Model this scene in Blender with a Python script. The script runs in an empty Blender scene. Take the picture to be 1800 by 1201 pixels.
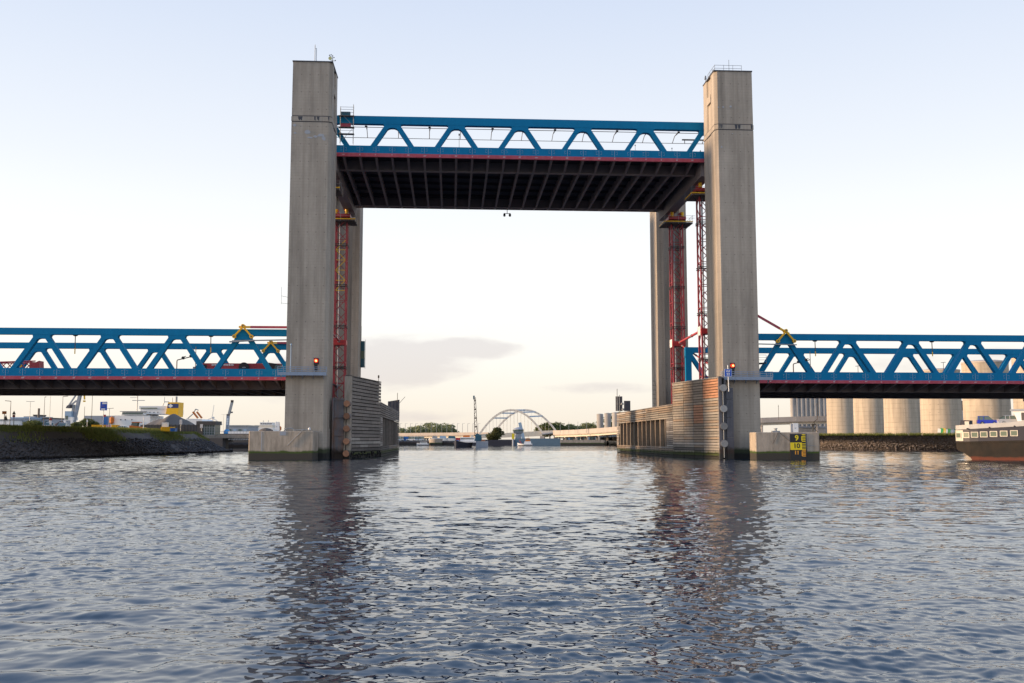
import bpy, math, random
import numpy as np
from mathutils import Vector, Matrix
R = math.radians
random.seed(7); rng = np.random.default_rng(11)
scene = bpy.context.scene
COL = scene.collection

# ------------------------------------------------------------------ camera
PITCH = math.atan(171.5 / 1750.0)
CAMZ = 3.0
cam = bpy.data.objects.new('camera', bpy.data.cameras.new('camera'))
COL.objects.link(cam)
cam.location = (0, 0, CAMZ); cam.rotation_euler = (R(90) + PITCH, 0, 0)
cam.data.sensor_width = 36; cam.data.lens = 35; cam.data.clip_start = 0.5; cam.data.clip_end = 20000
scene.camera = cam

# ------------------------------------------------------------------ sky, sun, exposure
SUN_EL = R(10.0)
SUN_AZ = R(5.0)          # the sun stands at the left, this much towards the camera side
sun_dir = Vector((-math.cos(SUN_AZ) * math.cos(SUN_EL), -math.sin(SUN_AZ) * math.cos(SUN_EL), math.sin(SUN_EL)))
world = bpy.data.worlds.new('World'); scene.world = world; world.use_nodes = True
nt = world.node_tree; nt.nodes.clear()
def N(t, kind, **kw):
    n = t.nodes.new(kind)
    for k, v in kw.items():
        if hasattr(n, k) and k not in ('inputs',): setattr(n, k, v)
    return n
def L(t, a, b): t.links.new(a, b)
def math_node(t, op, a, b=None, c=None, clamp=False):
    n = t.nodes.new('ShaderNodeMath'); n.operation = op; n.use_clamp = clamp
    for i, x in enumerate((a, b, c)):
        if x is None: continue
        if isinstance(x, (int, float)): n.inputs[i].default_value = x
        else: t.links.new(x, n.inputs[i])
    return n.outputs[0]
def mix_col(t, fac, a, b, mode='MIX'):
    n = t.nodes.new('ShaderNodeMix'); n.data_type = 'RGBA'; n.blend_type = mode
    for s, x in ((n.inputs[0], fac), (n.inputs[6], a), (n.inputs[7], b)):
        if isinstance(x, (int, float)): s.default_value = x
        elif isinstance(x, tuple): s.default_value = (*x, 1) if len(x) == 3 else x
        else: t.links.new(x, s)
    return n.outputs[2]
def ramp(t, fac, stops, interp='LINEAR'):
    n = t.nodes.new('ShaderNodeValToRGB'); n.color_ramp.interpolation = interp
    el = n.color_ramp.elements
    while len(el) < len(stops): el.new(0.5)
    for e, (p, c) in zip(el, stops):
        e.position = p; e.color = (*c, 1) if isinstance(c, tuple) else (c, c, c, 1)
    t.links.new(fac, n.inputs[0]); return n.outputs[0]
sky = N(nt, 'ShaderNodeTexSky'); sky.sky_type = 'NISHITA'; sky.sun_disc = False
sky.sun_elevation = SUN_EL; sky.sun_rotation = math.atan2(sun_dir.x, sun_dir.y)
sky.air_density = 1.0; sky.dust_density = 1.5; sky.ozone_density = 1.0
SKY_K = 0.10
tc = N(nt, 'ShaderNodeTexCoord')
sep = N(nt, 'ShaderNodeSeparateXYZ'); L(nt, tc.outputs['Generated'], sep.inputs[0])
zc = math_node(nt, 'MAXIMUM', sep.outputs[2], 0.0)
# thin high veil of cloud over the whole dome: pale near the horizon, bluer overhead
veil = ramp(nt, zc, [(0.000, (0.630, 0.563, 0.479)), (0.040, (0.654, 0.609, 0.546)), (0.090, (0.686, 0.665, 0.633)), (0.160, (0.693, 0.689, 0.679)), (0.225, (0.644, 0.654, 0.672)), (0.262, (0.598, 0.619, 0.654)), (0.317, (0.549, 0.581, 0.644)), (0.413, (0.461, 0.514, 0.619)), (0.520, (0.356, 0.454, 0.630)), (0.660, (0.258, 0.377, 0.588)), (1.000, (0.181, 0.293, 0.518))])
# clouds: soft grey-violet banks low over the horizon
az = math_node(nt, 'ARCTAN2', sep.outputs[0], sep.outputs[1])
comb = N(nt, 'ShaderNodeCombineXYZ'); L(nt, az, comb.inputs[0])
L(nt, math_node(nt, 'MULTIPLY', zc, 3.2), comb.inputs[1])
cn = N(nt, 'ShaderNodeTexNoise'); cn.inputs['Scale'].default_value = 13.0; cn.inputs['Detail'].default_value = 5; cn.inputs['Roughness'].default_value = 0.55
L(nt, comb.outputs[0], cn.inputs['Vector'])
def blob(a0, aw, z0, zw, slope=0.0):
    da = math_node(nt, 'DIVIDE', math_node(nt, 'SUBTRACT', az, a0), aw)
    zz = math_node(nt, 'SUBTRACT', math_node(nt, 'SUBTRACT', zc, z0), math_node(nt, 'MULTIPLY', math_node(nt, 'SUBTRACT', az, a0), slope))
    dz = math_node(nt, 'DIVIDE', zz, zw)
    r = math_node(nt, 'ADD', math_node(nt, 'MULTIPLY', da, da), math_node(nt, 'MULTIPLY', dz, dz))
    return math_node(nt, 'SUBTRACT', 1.0, r, clamp=True)
nz = math_node(nt, 'MULTIPLY', math_node(nt, 'SUBTRACT', cn.outputs[0], 0.5), 1.9)
c1 = math_node(nt, 'MAXIMUM', blob(-0.145, 0.16, 0.072, 0.036, 0.12), blob(-0.055, 0.08, 0.090, 0.016, 0.0))
c1 = math_node(nt, 'MAXIMUM', c1, math_node(nt, 'MULTIPLY', blob(0.085, 0.09, 0.050, 0.009), 0.55))
c1 = math_node(nt, 'MAXIMUM', c1, math_node(nt, 'MULTIPLY', blob(0.44, 0.16, 0.075, 0.02), 0.5))
c1 = math_node(nt, 'MAXIMUM', c1, math_node(nt, 'MULTIPLY', blob(-0.9, 0.3, 0.06, 0.02), 0.6))
c1 = math_node(nt, 'MAXIMUM', c1, math_node(nt, 'MULTIPLY', blob(-0.11, 0.09, 0.024, 0.010), 0.5))
gate = ramp(nt, c1, [(0.0, 0.0), (0.35, 1.0)])
cm = math_node(nt, 'MULTIPLY', gate, ramp(nt, math_node(nt, 'ADD', c1, math_node(nt, 'MULTIPLY', nz, 0.9)), [(0.15, 0.0), (0.80, 1.0)], 'EASE'))
cloudy = mix_col(nt, math_node(nt, 'MULTIPLY', cm, 0.6), veil, (0.465, 0.425, 0.435))
# left side (sun) slightly warmer and brighter, right side bluer: the sky model does it on its own
nish = N(nt, 'ShaderNodeVectorMath'); nish.operation = 'SCALE'; nish.inputs['Scale'].default_value = SKY_K
L(nt, sky.outputs[0], nish.inputs[0])
final = mix_col(nt, 0.84, nish.outputs[0], cloudy)
bg = N(nt, 'ShaderNodeBackground'); bg.inputs['Strength'].default_value = 1.0
L(nt, final, bg.inputs[0])
wo = N(nt, 'ShaderNodeOutputWorld'); L(nt, bg.outputs[0], wo.inputs[0])

sl = bpy.data.lights.new('sun', 'SUN'); sl.energy = 3.4; sl.angle = R(4.0); sl.color = (1.0, 0.70, 0.43)
so = bpy.data.objects.new('sun', sl); COL.objects.link(so)
so.rotation_euler = (-sun_dir).to_track_quat('-Z', 'Y').to_euler()
scene.view_settings.view_transform = 'Standard'; scene.view_settings.look = 'None'
scene.view_settings.exposure = 0.766; scene.view_settings.gamma = 1.0
scene.view_settings.use_curve_mapping = False
scene.render.engine = 'CYCLES'

# ------------------------------------------------------------------ helpers
CP, SP = math.cos(PITCH), math.sin(PITCH)
def at(px, py, Y):
    """world point seen at photo pixel (px, py) at distance Y"""
    x = (px - 900) / 1750; y = -(py - 600.5) / 1750
    dx, dy, dz = x, CP - y * SP, SP + y * CP
    return Vector((dx / dy * Y, Y, CAMZ + dz / dy * Y))
def X_(px, Y, py=772): return at(px, py, Y).x
def Z_(py, Y): return at(900, py, Y).z
YAW = R(3.5)
BO = Vector((-28.027, 150.0, 0))
BU = Vector((math.cos(YAW), math.sin(YAW), 0)); BV = Vector((-math.sin(YAW), math.cos(YAW), 0))
def B(s, t, z=0.0): return BO + BU * s + BV * t + Vector((0, 0, z))

class MB:
    def __init__(s): s.v = []; s.f = []; s.mi = []
    def add(s, vs, fs, m=0):
        o = len(s.v); s.v += [tuple(p) for p in vs]
        for f in fs: s.f.append(tuple(i + o for i in f)); s.mi.append(m)
        return s
    def box(s, x0, y0, z0, x1, y1, z1, m=0):
        v = [(x0,y0,z0),(x1,y0,z0),(x1,y1,z0),(x0,y1,z0),(x0,y0,z1),(x1,y0,z1),(x1,y1,z1),(x0,y1,z1)]
        return s.add(v, [(0,3,2,1),(4,5,6,7),(0,1,5,4),(1,2,6,5),(2,3,7,6),(3,0,4,7)], m)
    def beam(s, p, q, w, h, up=(0,0,1), m=0):
        p = Vector(p); q = Vector(q); d = (q - p).normalized(); u = Vector(up)
        if abs(d.dot(u)) > 0.98: u = Vector((0,1,0)) if abs(d.y) < 0.9 else Vector((1,0,0))
        a = d.cross(u).normalized(); b = a.cross(d).normalized()
        a *= w / 2; b *= h / 2
        v = [p-a-b, p+a-b, p+a+b, p-a+b, q-a-b, q+a-b, q+a+b, q-a+b]
        return s.add(v, [(0,1,2,3),(7,6,5,4),(0,4,5,1),(1,5,6,2),(2,6,7,3),(3,7,4,0)], m)
    def tube(s, p, q, r, n=8, r2=None, m=0, caps=True):
        p = Vector(p); q = Vector(q); r2 = r if r2 is None else r2
        d = (q - p).normalized(); u = Vector((0,0,1)) if abs(d.z) < 0.95 else Vector((1,0,0))
        a = d.cross(u).normalized(); b = d.cross(a).normalized()
        v = []
        for c, rr in ((p, r), (q, r2)):
            for i in range(n):
                t = 2*math.pi*i/n; v.append(c + a*(rr*math.cos(t)) + b*(rr*math.sin(t)))
        f = [(i, (i+1) % n, n+(i+1) % n, n+i) for i in range(n)]
        if caps: f += [tuple(range(n-1, -1, -1)), tuple(range(n, 2*n))]
        return s.add(v, f, m)
    def path(s, pts, r, n=6, m=0):
        for a, b in zip(pts[:-1], pts[1:]): s.tube(a, b, r, n, m=m)
        return s
    def prism(s, pts, ext, m=0):
        """pts: 3-D polygon, ext: extrusion vector"""
        e = Vector(ext); p = [Vector(a) for a in pts]; n = len(p)
        f = [tuple(range(n)), tuple(range(2*n-1, n-1, -1))] + [(i, n+i, n+(i+1) % n, (i+1) % n) for i in range(n)]
        return s.add(p + [a + e for a in p], f, m)
    def lathe(s, prof, n=24, c=(0,0,0), m=0, sx=1, sy=1):
        v = []; f = []
        for r, z in prof:
            for i in range(n):
                t = 2*math.pi*i/n; v.append((c[0]+r*sx*math.cos(t), c[1]+r*sy*math.sin(t), c[2]+z))
        for k in range(len(prof)-1):
            for i in range(n):
                f.append((k*n+i, k*n+(i+1) % n, (k+1)*n+(i+1) % n, (k+1)*n+i))
        f.append(tuple(range(n-1, -1, -1))); f.append(tuple(range((len(prof)-1)*n, len(prof)*n)))
        return s.add(v, f, m)
    def loft(s, rings, m=0, caps=True, closed=True):
        n = len(rings[0]); v = [p for r in rings for p in r]; f = []
        for k in range(len(rings)-1):
            for i in range(n if closed else n-1):
                f.append((k*n+i, k*n+(i+1) % n, (k+1)*n+(i+1) % n, (k+1)*n+i))
        if caps: f += [tuple(range(n-1, -1, -1)), tuple(range((len(rings)-1)*n, len(rings)*n))]
        return s.add(v, f, m)
    def mesh(s, name, mats, smooth=False):
        me = bpy.data.meshes.new(name); me.from_pydata(s.v, [], s.f)
        for mt in (mats if isinstance(mats, (list, tuple)) else [mats]): me.materials.append(mt)
        if any(s.mi): me.polygons.foreach_set('material_index', s.mi)
        bmfix(me)
        if smooth:
            me.polygons.foreach_set('use_smooth', [True]*len(me.polygons))
            me.set_sharp_from_angle(angle=R(38))
        return me
    def build(s, name, mats, parent=None, smooth=False, loc=None, rot=None, label=None):
        o = bpy.data.objects.new(name, s.mesh(name, mats, smooth)); COL.objects.link(o)
        if parent: o.parent = parent
        if loc is not None: o.location = loc
        if rot is not None: o.rotation_euler = rot
        if label: o['label'] = label
        return o
import bmesh
def bmfix(me):
    bm = bmesh.new(); bm.from_mesh(me); bmesh.ops.recalc_face_normals(bm, faces=bm.faces[:]); bm.to_mesh(me); bm.free()
def inst(me, name, parent, loc=(0,0,0), rot=(0,0,0), scale=None, label=None):
    o = bpy.data.objects.new(name, me); COL.objects.link(o)
    if parent: o.parent = parent
    o.location = loc; o.rotation_euler = rot
    if scale: o.scale = scale
    if label: o['label'] = label
    return o
def tag(o, label=None, cat=None, group=None, kind=None):
    if label: o['label'] = label
    if cat: o['category'] = cat
    if group: o['group'] = group
    if kind: o['kind'] = kind
    return o
def thing(name, label, cat, loc=(0,0,0), rz=0.0, group=None):
    o = bpy.data.objects.new(name, None); COL.objects.link(o); o.empty_display_size = 0.3
    o.location = loc; o.rotation_euler = (0,0,rz)
    return tag(o, label, cat, group)
def kids(o): return [c for c in bpy.data.objects if c.parent == o]
def copy_tree(o, parent=None, ch=None):
    c = o.copy(); COL.objects.link(c); c.parent = parent
    for k in list(o.children): copy_tree(k, c)
    return c
def text_mesh(txt, size, mat, name, parent, loc, rot, extrude=0.01, bold=0.0, align='CENTER'):
    cu = bpy.data.curves.new('text', 'FONT'); cu.body = txt; cu.size = size; cu.extrude = extrude; cu.offset = bold
    cu.align_x = align; cu.align_y = 'CENTER'; cu.resolution_u = 4
    to = bpy.data.objects.new('text', cu); COL.objects.link(to)
    bpy.context.view_layer.update()
    me = bpy.data.meshes.new_from_object(to.evaluated_get(bpy.context.evaluated_depsgraph_get()))
    bpy.data.objects.remove(to); me.materials.clear(); me.materials.append(mat)
    return inst(me, name, parent, loc, rot)

# ------------------------------------------------------------------ materials
def material(name, col, rough=0.7, metal=0.0, var=0.15, vscale=0.6, streak=0.0, streak_col=None, grime=None,
             bump=0.0, bscale=6.0, rand=0.0, spec=0.5, streak_xy=2.2, dz=0.12, emit=None, extra=None):
    """weathered surface: base colour, cloudy variation, vertical run-off streaks, fine relief"""
    m = bpy.data.materials.new(name); m.use_nodes = True; t = m.node_tree
    b = t.nodes['Principled BSDF']
    b.inputs['Roughness'].default_value = rough; b.inputs['Metallic'].default_value = metal
    b.inputs['Specular IOR Level'].default_value = spec
    g = N(t, 'ShaderNodeNewGeometry'); pos = g.outputs['Position']
    n1 = N(t, 'ShaderNodeTexNoise'); n1.inputs['Scale'].default_value = vscale; n1.inputs['Detail'].default_value = 6; n1.inputs['Roughness'].default_value = 0.62
    L(t, pos, n1.inputs['Vector'])
    c = mix_col(t, n1.outputs[0], tuple(x*(1-var) for x in col), tuple(min(1, x*(1+var)) for x in col))
    rm = t.nodes[-1] if False else None
    if streak > 0:
        mp = N(t, 'ShaderNodeMapping'); mp.inputs['Scale'].default_value = (streak_xy, streak_xy, dz); L(t, pos, mp.inputs[0])
        n2 = N(t, 'ShaderNodeTexNoise'); n2.inputs['Scale'].default_value = 1.0; n2.inputs['Detail'].default_value = 5; n2.inputs['Roughness'].default_value = 0.6
        L(t, mp.outputs[0], n2.inputs['Vector'])
        f = ramp(t, n2.outputs[0], [(0.42, 0.0), (0.72, 1.0)])
        c = mix_col(t, math_node(t, 'MULTIPLY', f, streak), c, streak_col or tuple(x*0.45 for x in col))
    if rand > 0:
        oi = N(t, 'ShaderNodeObjectInfo')
        k = math_node(t, 'ADD', math_node(t, 'MULTIPLY', oi.outputs['Random'], 2*rand), 1-rand)
        vm = N(t, 'ShaderNodeVectorMath'); vm.operation = 'SCALE'; L(t, c, vm.inputs[0]); L(t, k, vm.inputs['Scale']); c = vm.outputs[0]
    if extra: c = extra(t, pos, c, b)
    if grime:   # (z, soft, colour): tide band on things that stand in the water
        sz = N(t, 'ShaderNodeSeparateXYZ'); L(t, pos, sz.inputs[0])
        for z0, soft, gc in grime:
            w = math_node(t, 'ADD', sz.outputs[2], math_node(t, 'MULTIPLY', math_node(t, 'SUBTRACT', n1.outputs[0], 0.5), soft*2))
            f = math_node(t, 'SUBTRACT', 1.0, math_node(t, 'DIVIDE', math_node(t, 'SUBTRACT', w, z0-soft/2), soft), clamp=True)
            c = mix_col(t, f, c, gc)
    L(t, c, b.inputs['Base Color'])
    if bump > 0:
        n3 = N(t, 'ShaderNodeTexNoise'); n3.inputs['Scale'].default_value = bscale; n3.inputs['Detail'].default_value = 4
        L(t, pos, n3.inputs['Vector'])
        bp = N(t, 'ShaderNodeBump'); bp.inputs['Strength'].default_value = bump; bp.inputs['Distance'].default_value = 0.05
        L(t, n3.outputs[0], bp.inputs['Height']); L(t, bp.outputs[0], b.inputs['Normal'])
    if emit:
        b.inputs['Emission Color'].default_value = (*emit[0], 1); b.inputs['Emission Strength'].default_value = emit[1]
    return m
def boardform(hz=0.46, vt=0.22, amt=0.15):
    """casting joints of shuttered concrete: horizontal lifts and board lines, in bridge directions"""
    def fn(t, pos, c, b):
        mp = N(t, 'ShaderNodeMapping'); mp.vector_type = 'POINT'; mp.inputs['Rotation'].default_value = (0, 0, -YAW); L(t, pos, mp.inputs[0])
        sp_ = N(t, 'ShaderNodeSeparateXYZ'); L(t, mp.outputs[0], sp_.inputs[0])
        def lines(v, period, width):
            fr = math_node(t, 'FRACT', math_node(t, 'DIVIDE', v, period))
            return math_node(t, 'LESS_THAN', fr, width)
        xy = math_node(t, 'ADD', sp_.outputs[0], sp_.outputs[1])
        h = lines(sp_.outputs[2], hz, 0.16)
        v = lines(xy, vt, 0.14)
        wn = N(t, 'ShaderNodeTexNoise'); wn.inputs['Scale'].default_value = 0.35; wn.inputs['Detail'].default_value = 5; L(t, pos, wn.inputs['Vector'])
        gate = ramp(t, wn.outputs[0], [(0.35, 0.15), (0.65, 1.0)])
        f = math_node(t, 'MULTIPLY', math_node(t, 'MAXIMUM', h, math_node(t, 'MULTIPLY', v, 0.6)), math_node(t, 'MULTIPLY', gate, amt))
        # each lift differs a little in tone
        lift = math_node(t, 'FLOOR', math_node(t, 'DIVIDE', sp_.outputs[2], hz))
        bd = math_node(t, 'FLOOR', math_node(t, 'DIVIDE', xy, vt))
        wn2 = N(t, 'ShaderNodeTexWhiteNoise'); wn2.noise_dimensions = '2D'
        cb = N(t, 'ShaderNodeCombineXYZ'); L(t, lift, cb.inputs[0]); L(t, bd, cb.inputs[1]); L(t, cb.outputs[0], wn2.inputs['Vector'])
        k = math_node(t, 'ADD', 0.975, math_node(t, 'MULTIPLY', wn2.outputs[0], 0.05))
        vm = N(t, 'ShaderNodeVectorMath'); vm.operation = 'SCALE'; L(t, c, vm.inputs[0]); L(t, k, vm.inputs['Scale'])
        # broad weathering: rain-darkened lanes and paler washed areas
        mw = N(t, 'ShaderNodeMapping'); mw.inputs['Scale'].default_value = (0.55, 0.55, 0.05); L(t, pos, mw.inputs[0])
        nw = N(t, 'ShaderNodeTexNoise'); nw.inputs['Scale'].default_value = 1.0; nw.inputs['Detail'].default_value = 7; nw.inputs['Roughness'].default_value = 0.65; L(t, mw.outputs[0], nw.inputs['Vector'])
        kw = ramp(t, nw.outputs[0], [(0.30, 0.70), (0.52, 1.0), (0.72, 1.12)])
        vw = N(t, 'ShaderNodeVectorMath'); vw.operation = 'MULTIPLY'; L(t, vm.outputs[0], vw.inputs[0]); L(t, kw, vw.inputs[1])
        # tie holes, one per board lift
        tx = math_node(t, 'SUBTRACT', math_node(t, 'FRACT', math_node(t, 'DIVIDE', xy, 1.3)), 0.5); tz = math_node(t, 'SUBTRACT', math_node(t, 'FRACT', math_node(t, 'DIVIDE', sp_.outputs[2], 2.76)), 0.5)
        dd = math_node(t, 'ADD', math_node(t, 'POWER', math_node(t, 'MULTIPLY', tx, 1.3), 2.0), math_node(t, 'POWER', math_node(t, 'MULTIPLY', tz, 2.76), 2.0))
        th_ = math_node(t, 'MULTIPLY', math_node(t, 'LESS_THAN', dd, 0.008), 0.5)
        return mix_col(t, math_node(t, 'MAXIMUM', f, th_), vw.outputs[0], (0.10, 0.092, 0.085))
    return fn
M = {}
TIDE = [(1.25, 0.25, (0.05, 0.085, 0.012)), (0.95, 0.2, (0.05, 0.045, 0.037))]
M['concrete'] = material('tower_concrete', (0.43, 0.37, 0.305), 0.9, var=0.24, vscale=0.35, streak=0.6, streak_col=(0.27, 0.225, 0.18), bump=0.3, bscale=5, extra=boardform(), grime=[(1.6, 0.5, (0.05, 0.06, 0.03)), (0.9, 0.3, (0.02, 0.02, 0.018))], streak_xy=1.6, dz=0.035)
M['block_concrete'] = material('block_concrete', (0.43, 0.36, 0.29), 0.92, var=0.25, vscale=0.7, streak=0.75, streak_col=(0.20, 0.17, 0.135), bump=0.5, bscale=5, grime=TIDE, streak_xy=1.5, dz=0.35)
M['far_concrete'] = material('viaduct_concrete', (0.50, 0.44, 0.39), 0.9, var=0.12, vscale=0.3, streak=0.3, streak_xy=0.5, dz=0.1)
M['silo'] = material('silo_concrete', (0.50, 0.42, 0.32), 0.9, var=0.10, vscale=0.12, streak=0.45, streak_col=(0.27, 0.235, 0.20), streak_xy=0.35, dz=0.02,
    extra=lambda t, pos, c, b: boardform(1.9, 1.6, 0.26)(t, pos, c, b))
M['fluted'] = material('fluted_silo_concrete', (0.40, 0.38, 0.36), 0.9, var=0.2, vscale=0.2, streak=0.5, streak_xy=0.3, dz=0.05)
M['blue'] = material('blue_paint', (0.010, 0.205, 0.41), 0.6, var=0.10, vscale=0.5, streak=0.14, streak_col=(0.01, 0.075, 0.17), streak_xy=1.2, dz=0.25, spec=0.06)
M['crimson'] = material('faded_red_paint', (0.46, 0.052, 0.085), 0.6, var=0.18, vscale=0.9, streak=0.18, streak_col=(0.62, 0.32, 0.34), streak_xy=1.5, dz=1.0)
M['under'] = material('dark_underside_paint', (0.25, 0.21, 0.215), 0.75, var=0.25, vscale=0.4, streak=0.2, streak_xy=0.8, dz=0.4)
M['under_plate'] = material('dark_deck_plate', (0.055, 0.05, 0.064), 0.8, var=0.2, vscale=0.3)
M['red'] = material('red_steel', (0.46, 0.022, 0.022), 0.5, var=0.15, vscale=0.8, streak=0.15)
M['pinkred'] = material('weathered_red_steel', (0.40, 0.042, 0.052), 0.55, var=0.2, vscale=0.6, streak=0.15)
M['yellow'] = material('yellow_paint', (0.90, 0.50, 0.008), 0.5, var=0.1, vscale=1.5, streak=0.15, streak_col=(0.4, 0.17, 0.01))
M['bolt'] = material('bolt_heads', (.36, .44, .55), .5)
M['black'] = material('black_steel', (0.018, 0.018, 0.02), 0.6, var=0.2)
M['steel'] = material('grey_steel', (0.30, 0.32, 0.34), 0.5, metal=0.3, var=0.15)
M['gallery'] = material('blue_grey_gallery_paint', (0.27, 0.33, 0.43), 0.55, var=0.12, streak=0.25, streak_xy=3)
M['slate'] = material('slate_fender_steel', (0.10, 0.10, 0.118), 0.6, var=0.3, vscale=0.9, streak=0.3, streak_col=(0.035, 0.033, 0.036), grime=[(1.6, 0.6, (0.035, 0.02, 0.015)), (0.8, 0.3, (0.02, 0.018, 0.016))])
M['rust'] = material('rusty_fender_steel', (0.17, 0.16, 0.17), 0.75, var=0.3, vscale=0.8, streak=0.85, streak_col=(0.27, 0.12, 0.05), streak_xy=1.1, dz=0.25, grime=[(1.5, 0.8, (0.04, 0.025, 0.018))])
M['rust_disc'] = material('rusty_disc', (0.33, 0.155, 0.085), 0.8, var=0.5, vscale=2.5, rand=0.5)
M['grey_disc'] = material('pale_disc', (0.25, 0.26, 0.27), 0.7, var=0.35, vscale=3, rand=0.45)
def plank_mat(name, col, rand=0.17, streak=0.28):
    return material(name, col, 0.9, var=0.28, vscale=1.3, streak=streak, streak_col=tuple(x*0.45 for x in col), streak_xy=1.2, dz=2.5, rand=rand, bump=0.5, bscale=7,
        grime=[(1.0, 0.35, (0.05, 0.065, 0.012)), (0.5, 0.25, (0.03, 0.027, 0.02))])
M['wood_grey'] = plank_mat('weathered_grey_timber', (0.255, 0.225, 0.20))
M['wood_tan'] = plank_mat('tan_grey_timber', (0.28, 0.25, 0.215))
M['wood_brown'] = plank_mat('brown_timber', (0.29, 0.225, 0.17))
M['wood_orange'] = plank_mat('new_orange_timber', (0.43, 0.215, 0.125), 0.15)
M['wood_pale'] = plank_mat('pale_timber', (0.42, 0.38, 0.34), 0.2)
M['wood_dark'] = plank_mat('dark_timber', (0.13, 0.115, 0.105))
M['backing'] = material('dark_backing', (0.012, 0.011, 0.010), 0.95, var=0.2)
M['white'] = material('white_paint', (0.80, 0.80, 0.80), 0.5, var=0.05, streak=0.12)
M['barge_white'] = material('scuffed_white_bulwark', (0.47, 0.465, 0.46), 0.6, var=0.1, streak=0.3, streak_col=(0.35, 0.3, 0.26), streak_xy=1.2, dz=0.6)
M['archpaint'] = material('arch_sunlit_white', (0.78, 0.70, 0.60), 0.6, var=0.05)  # white paint, with the warm cast of sunlight put into the colour
M['cream'] = material('cream_paint', (0.66, 0.60, 0.50), 0.6, var=0.08, streak=0.2)
M['sign_blue'] = material('sign_blue', (0.006, 0.085, 0.50), 0.4, var=0.03)
M['sign_yellow'] = material('sign_yellow', (0.80, 0.62, 0.01), 0.5, var=0.05)
M['sign_orange'] = material('gauge_orange', (0.75, 0.33, 0.02), 0.5, var=0.1)
M['orange'] = material('orange_paint', (0.62, 0.17, 0.02), 0.5, var=0.08)
M['navy'] = material('navy_hull_paint', (0.026, 0.026, 0.042), 0.55, var=0.2, streak=0.25)
M['hull'] = material('worn_hull_plating', (0.028, 0.025, 0.022), 0.8, var=0.35, vscale=0.7, streak=0.5, streak_col=(0.055, 0.038, 0.028), streak_xy=0.8, dz=0.6, spec=0.15,
    grime=[(0.42, 0.25, (0.13, 0.045, 0.03))])
M['glass'] = material('window_glass', (0.10, 0.14, 0.13), 0.12, var=0.2, vscale=2)
M['greenglass'] = material('curtained_window', (0.15, 0.19, 0.14), 0.2, var=0.2, vscale=3)
M['patch'] = material('repair_mortar', (0.40, 0.41, 0.44), 0.9, var=0.15, vscale=2)
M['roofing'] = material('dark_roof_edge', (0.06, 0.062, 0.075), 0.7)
M['teal'] = material('teal_cladding', (0.02, 0.11, 0.16), 0.5, var=0.1)
M['paleblue'] = material('pale_blue_paint', (0.30, 0.43, 0.58), 0.5, var=0.1, streak=0.15)
M['midblue'] = material('mid_blue_paint', (0.02, 0.15, 0.45), 0.5, var=0.1)
M['cladding'] = material('grey_cladding', (0.32, 0.35, 0.40), 0.7, var=0.15, streak=0.2)
M['darkclad'] = material('dark_cladding', (0.075, 0.07, 0.07), 0.7, var=0.15, streak=0.2)
M['sand'] = material('grey_sand', (0.13, 0.115, 0.105), 0.95, var=0.25, vscale=0.5, bump=0.6, bscale=1.5)
M['ore'] = material('dark_ore', (0.07, 0.05, 0.045), 0.95, var=0.25, vscale=0.5, bump=0.6, bscale=1.5)
M['signal'] = material('red_signal_lens', (0.6, 0.03, 0.01), 0.3, var=0, emit=((1.0, 0.05, 0.012), 0.9))
M['signal_core'] = material('lit_signal_lamp', (0.8, 0.4, 0.1), 0.3, var=0, emit=((1.0, 0.45, 0.12), 3.2))
M['rail_cable'] = material('wire', (0.09, 0.07, 0.06), 0.6)
M['goldwire'] = material('weathered_bronze_wire', (0.26, 0.19, 0.12), 0.5)
M['bark'] = material('bark', (0.07, 0.055, 0.04), 0.9)
def leaf_mat(name, a, b):
    m = bpy.data.materials.new(name); m.use_nodes = True; t = m.node_tree; p = t.nodes['Principled BSDF']
    g = N(t, 'ShaderNodeNewGeometry'); n = N(t, 'ShaderNodeTexNoise'); n.inputs['Scale'].default_value = 0.5; n.inputs['Detail'].default_value = 4
    L(t, g.outputs['Position'], n.inputs['Vector'])
    wn = N(t, 'ShaderNodeTexWhiteNoise'); wn.noise_dimensions = '1D'; L(t, g.outputs['Random Per Island'], wn.inputs['W'])
    f = math_node(t, 'ADD', math_node(t, 'MULTIPLY', n.outputs[0], 0.7), math_node(t, 'MULTIPLY', wn.outputs[0], 0.4), clamp=True)
    L(t, mix_col(t, f, a, b), p.inputs['Base Color']); p.inputs['Roughness'].default_value = 0.8
    p.inputs['Specular IOR Level'].default_value = 0.2
    tl = N(t, 'ShaderNodeBsdfTranslucent'); L(t, p.inputs['Base Color'].links[0].from_socket, tl.inputs['Color'])
    ms = N(t, 'ShaderNodeMixShader'); ms.inputs[0].default_value = 0.42; L(t, p.outputs[0], ms.inputs[1]); L(t, tl.outputs[0], ms.inputs[2])
    L(t, ms.outputs[0], t.nodes['Material Output'].inputs['Surface'])
    return m
M['leaf'] = leaf_mat('leaves', (0.075, 0.098, 0.032), (0.18, 0.20, 0.075))
M['leaf_dark'] = leaf_mat('dark_leaves', (0.05, 0.065, 0.024), (0.13, 0.125, 0.05))
M['leaf_hazed'] = leaf_mat('hazed_pale_leaves', (0.19, 0.215, 0.10), (0.33, 0.35, 0.19))  # far groves: leaf colour lightened to stand in for distance haze
M['grassblade'] = leaf_mat('grass_blades', (0.10, 0.145, 0.022), (0.27, 0.255, 0.08))
M['brownblade'] = leaf_mat('dry_brown_growth', (0.12, 0.07, 0.03), (0.22, 0.15, 0.06))

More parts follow.
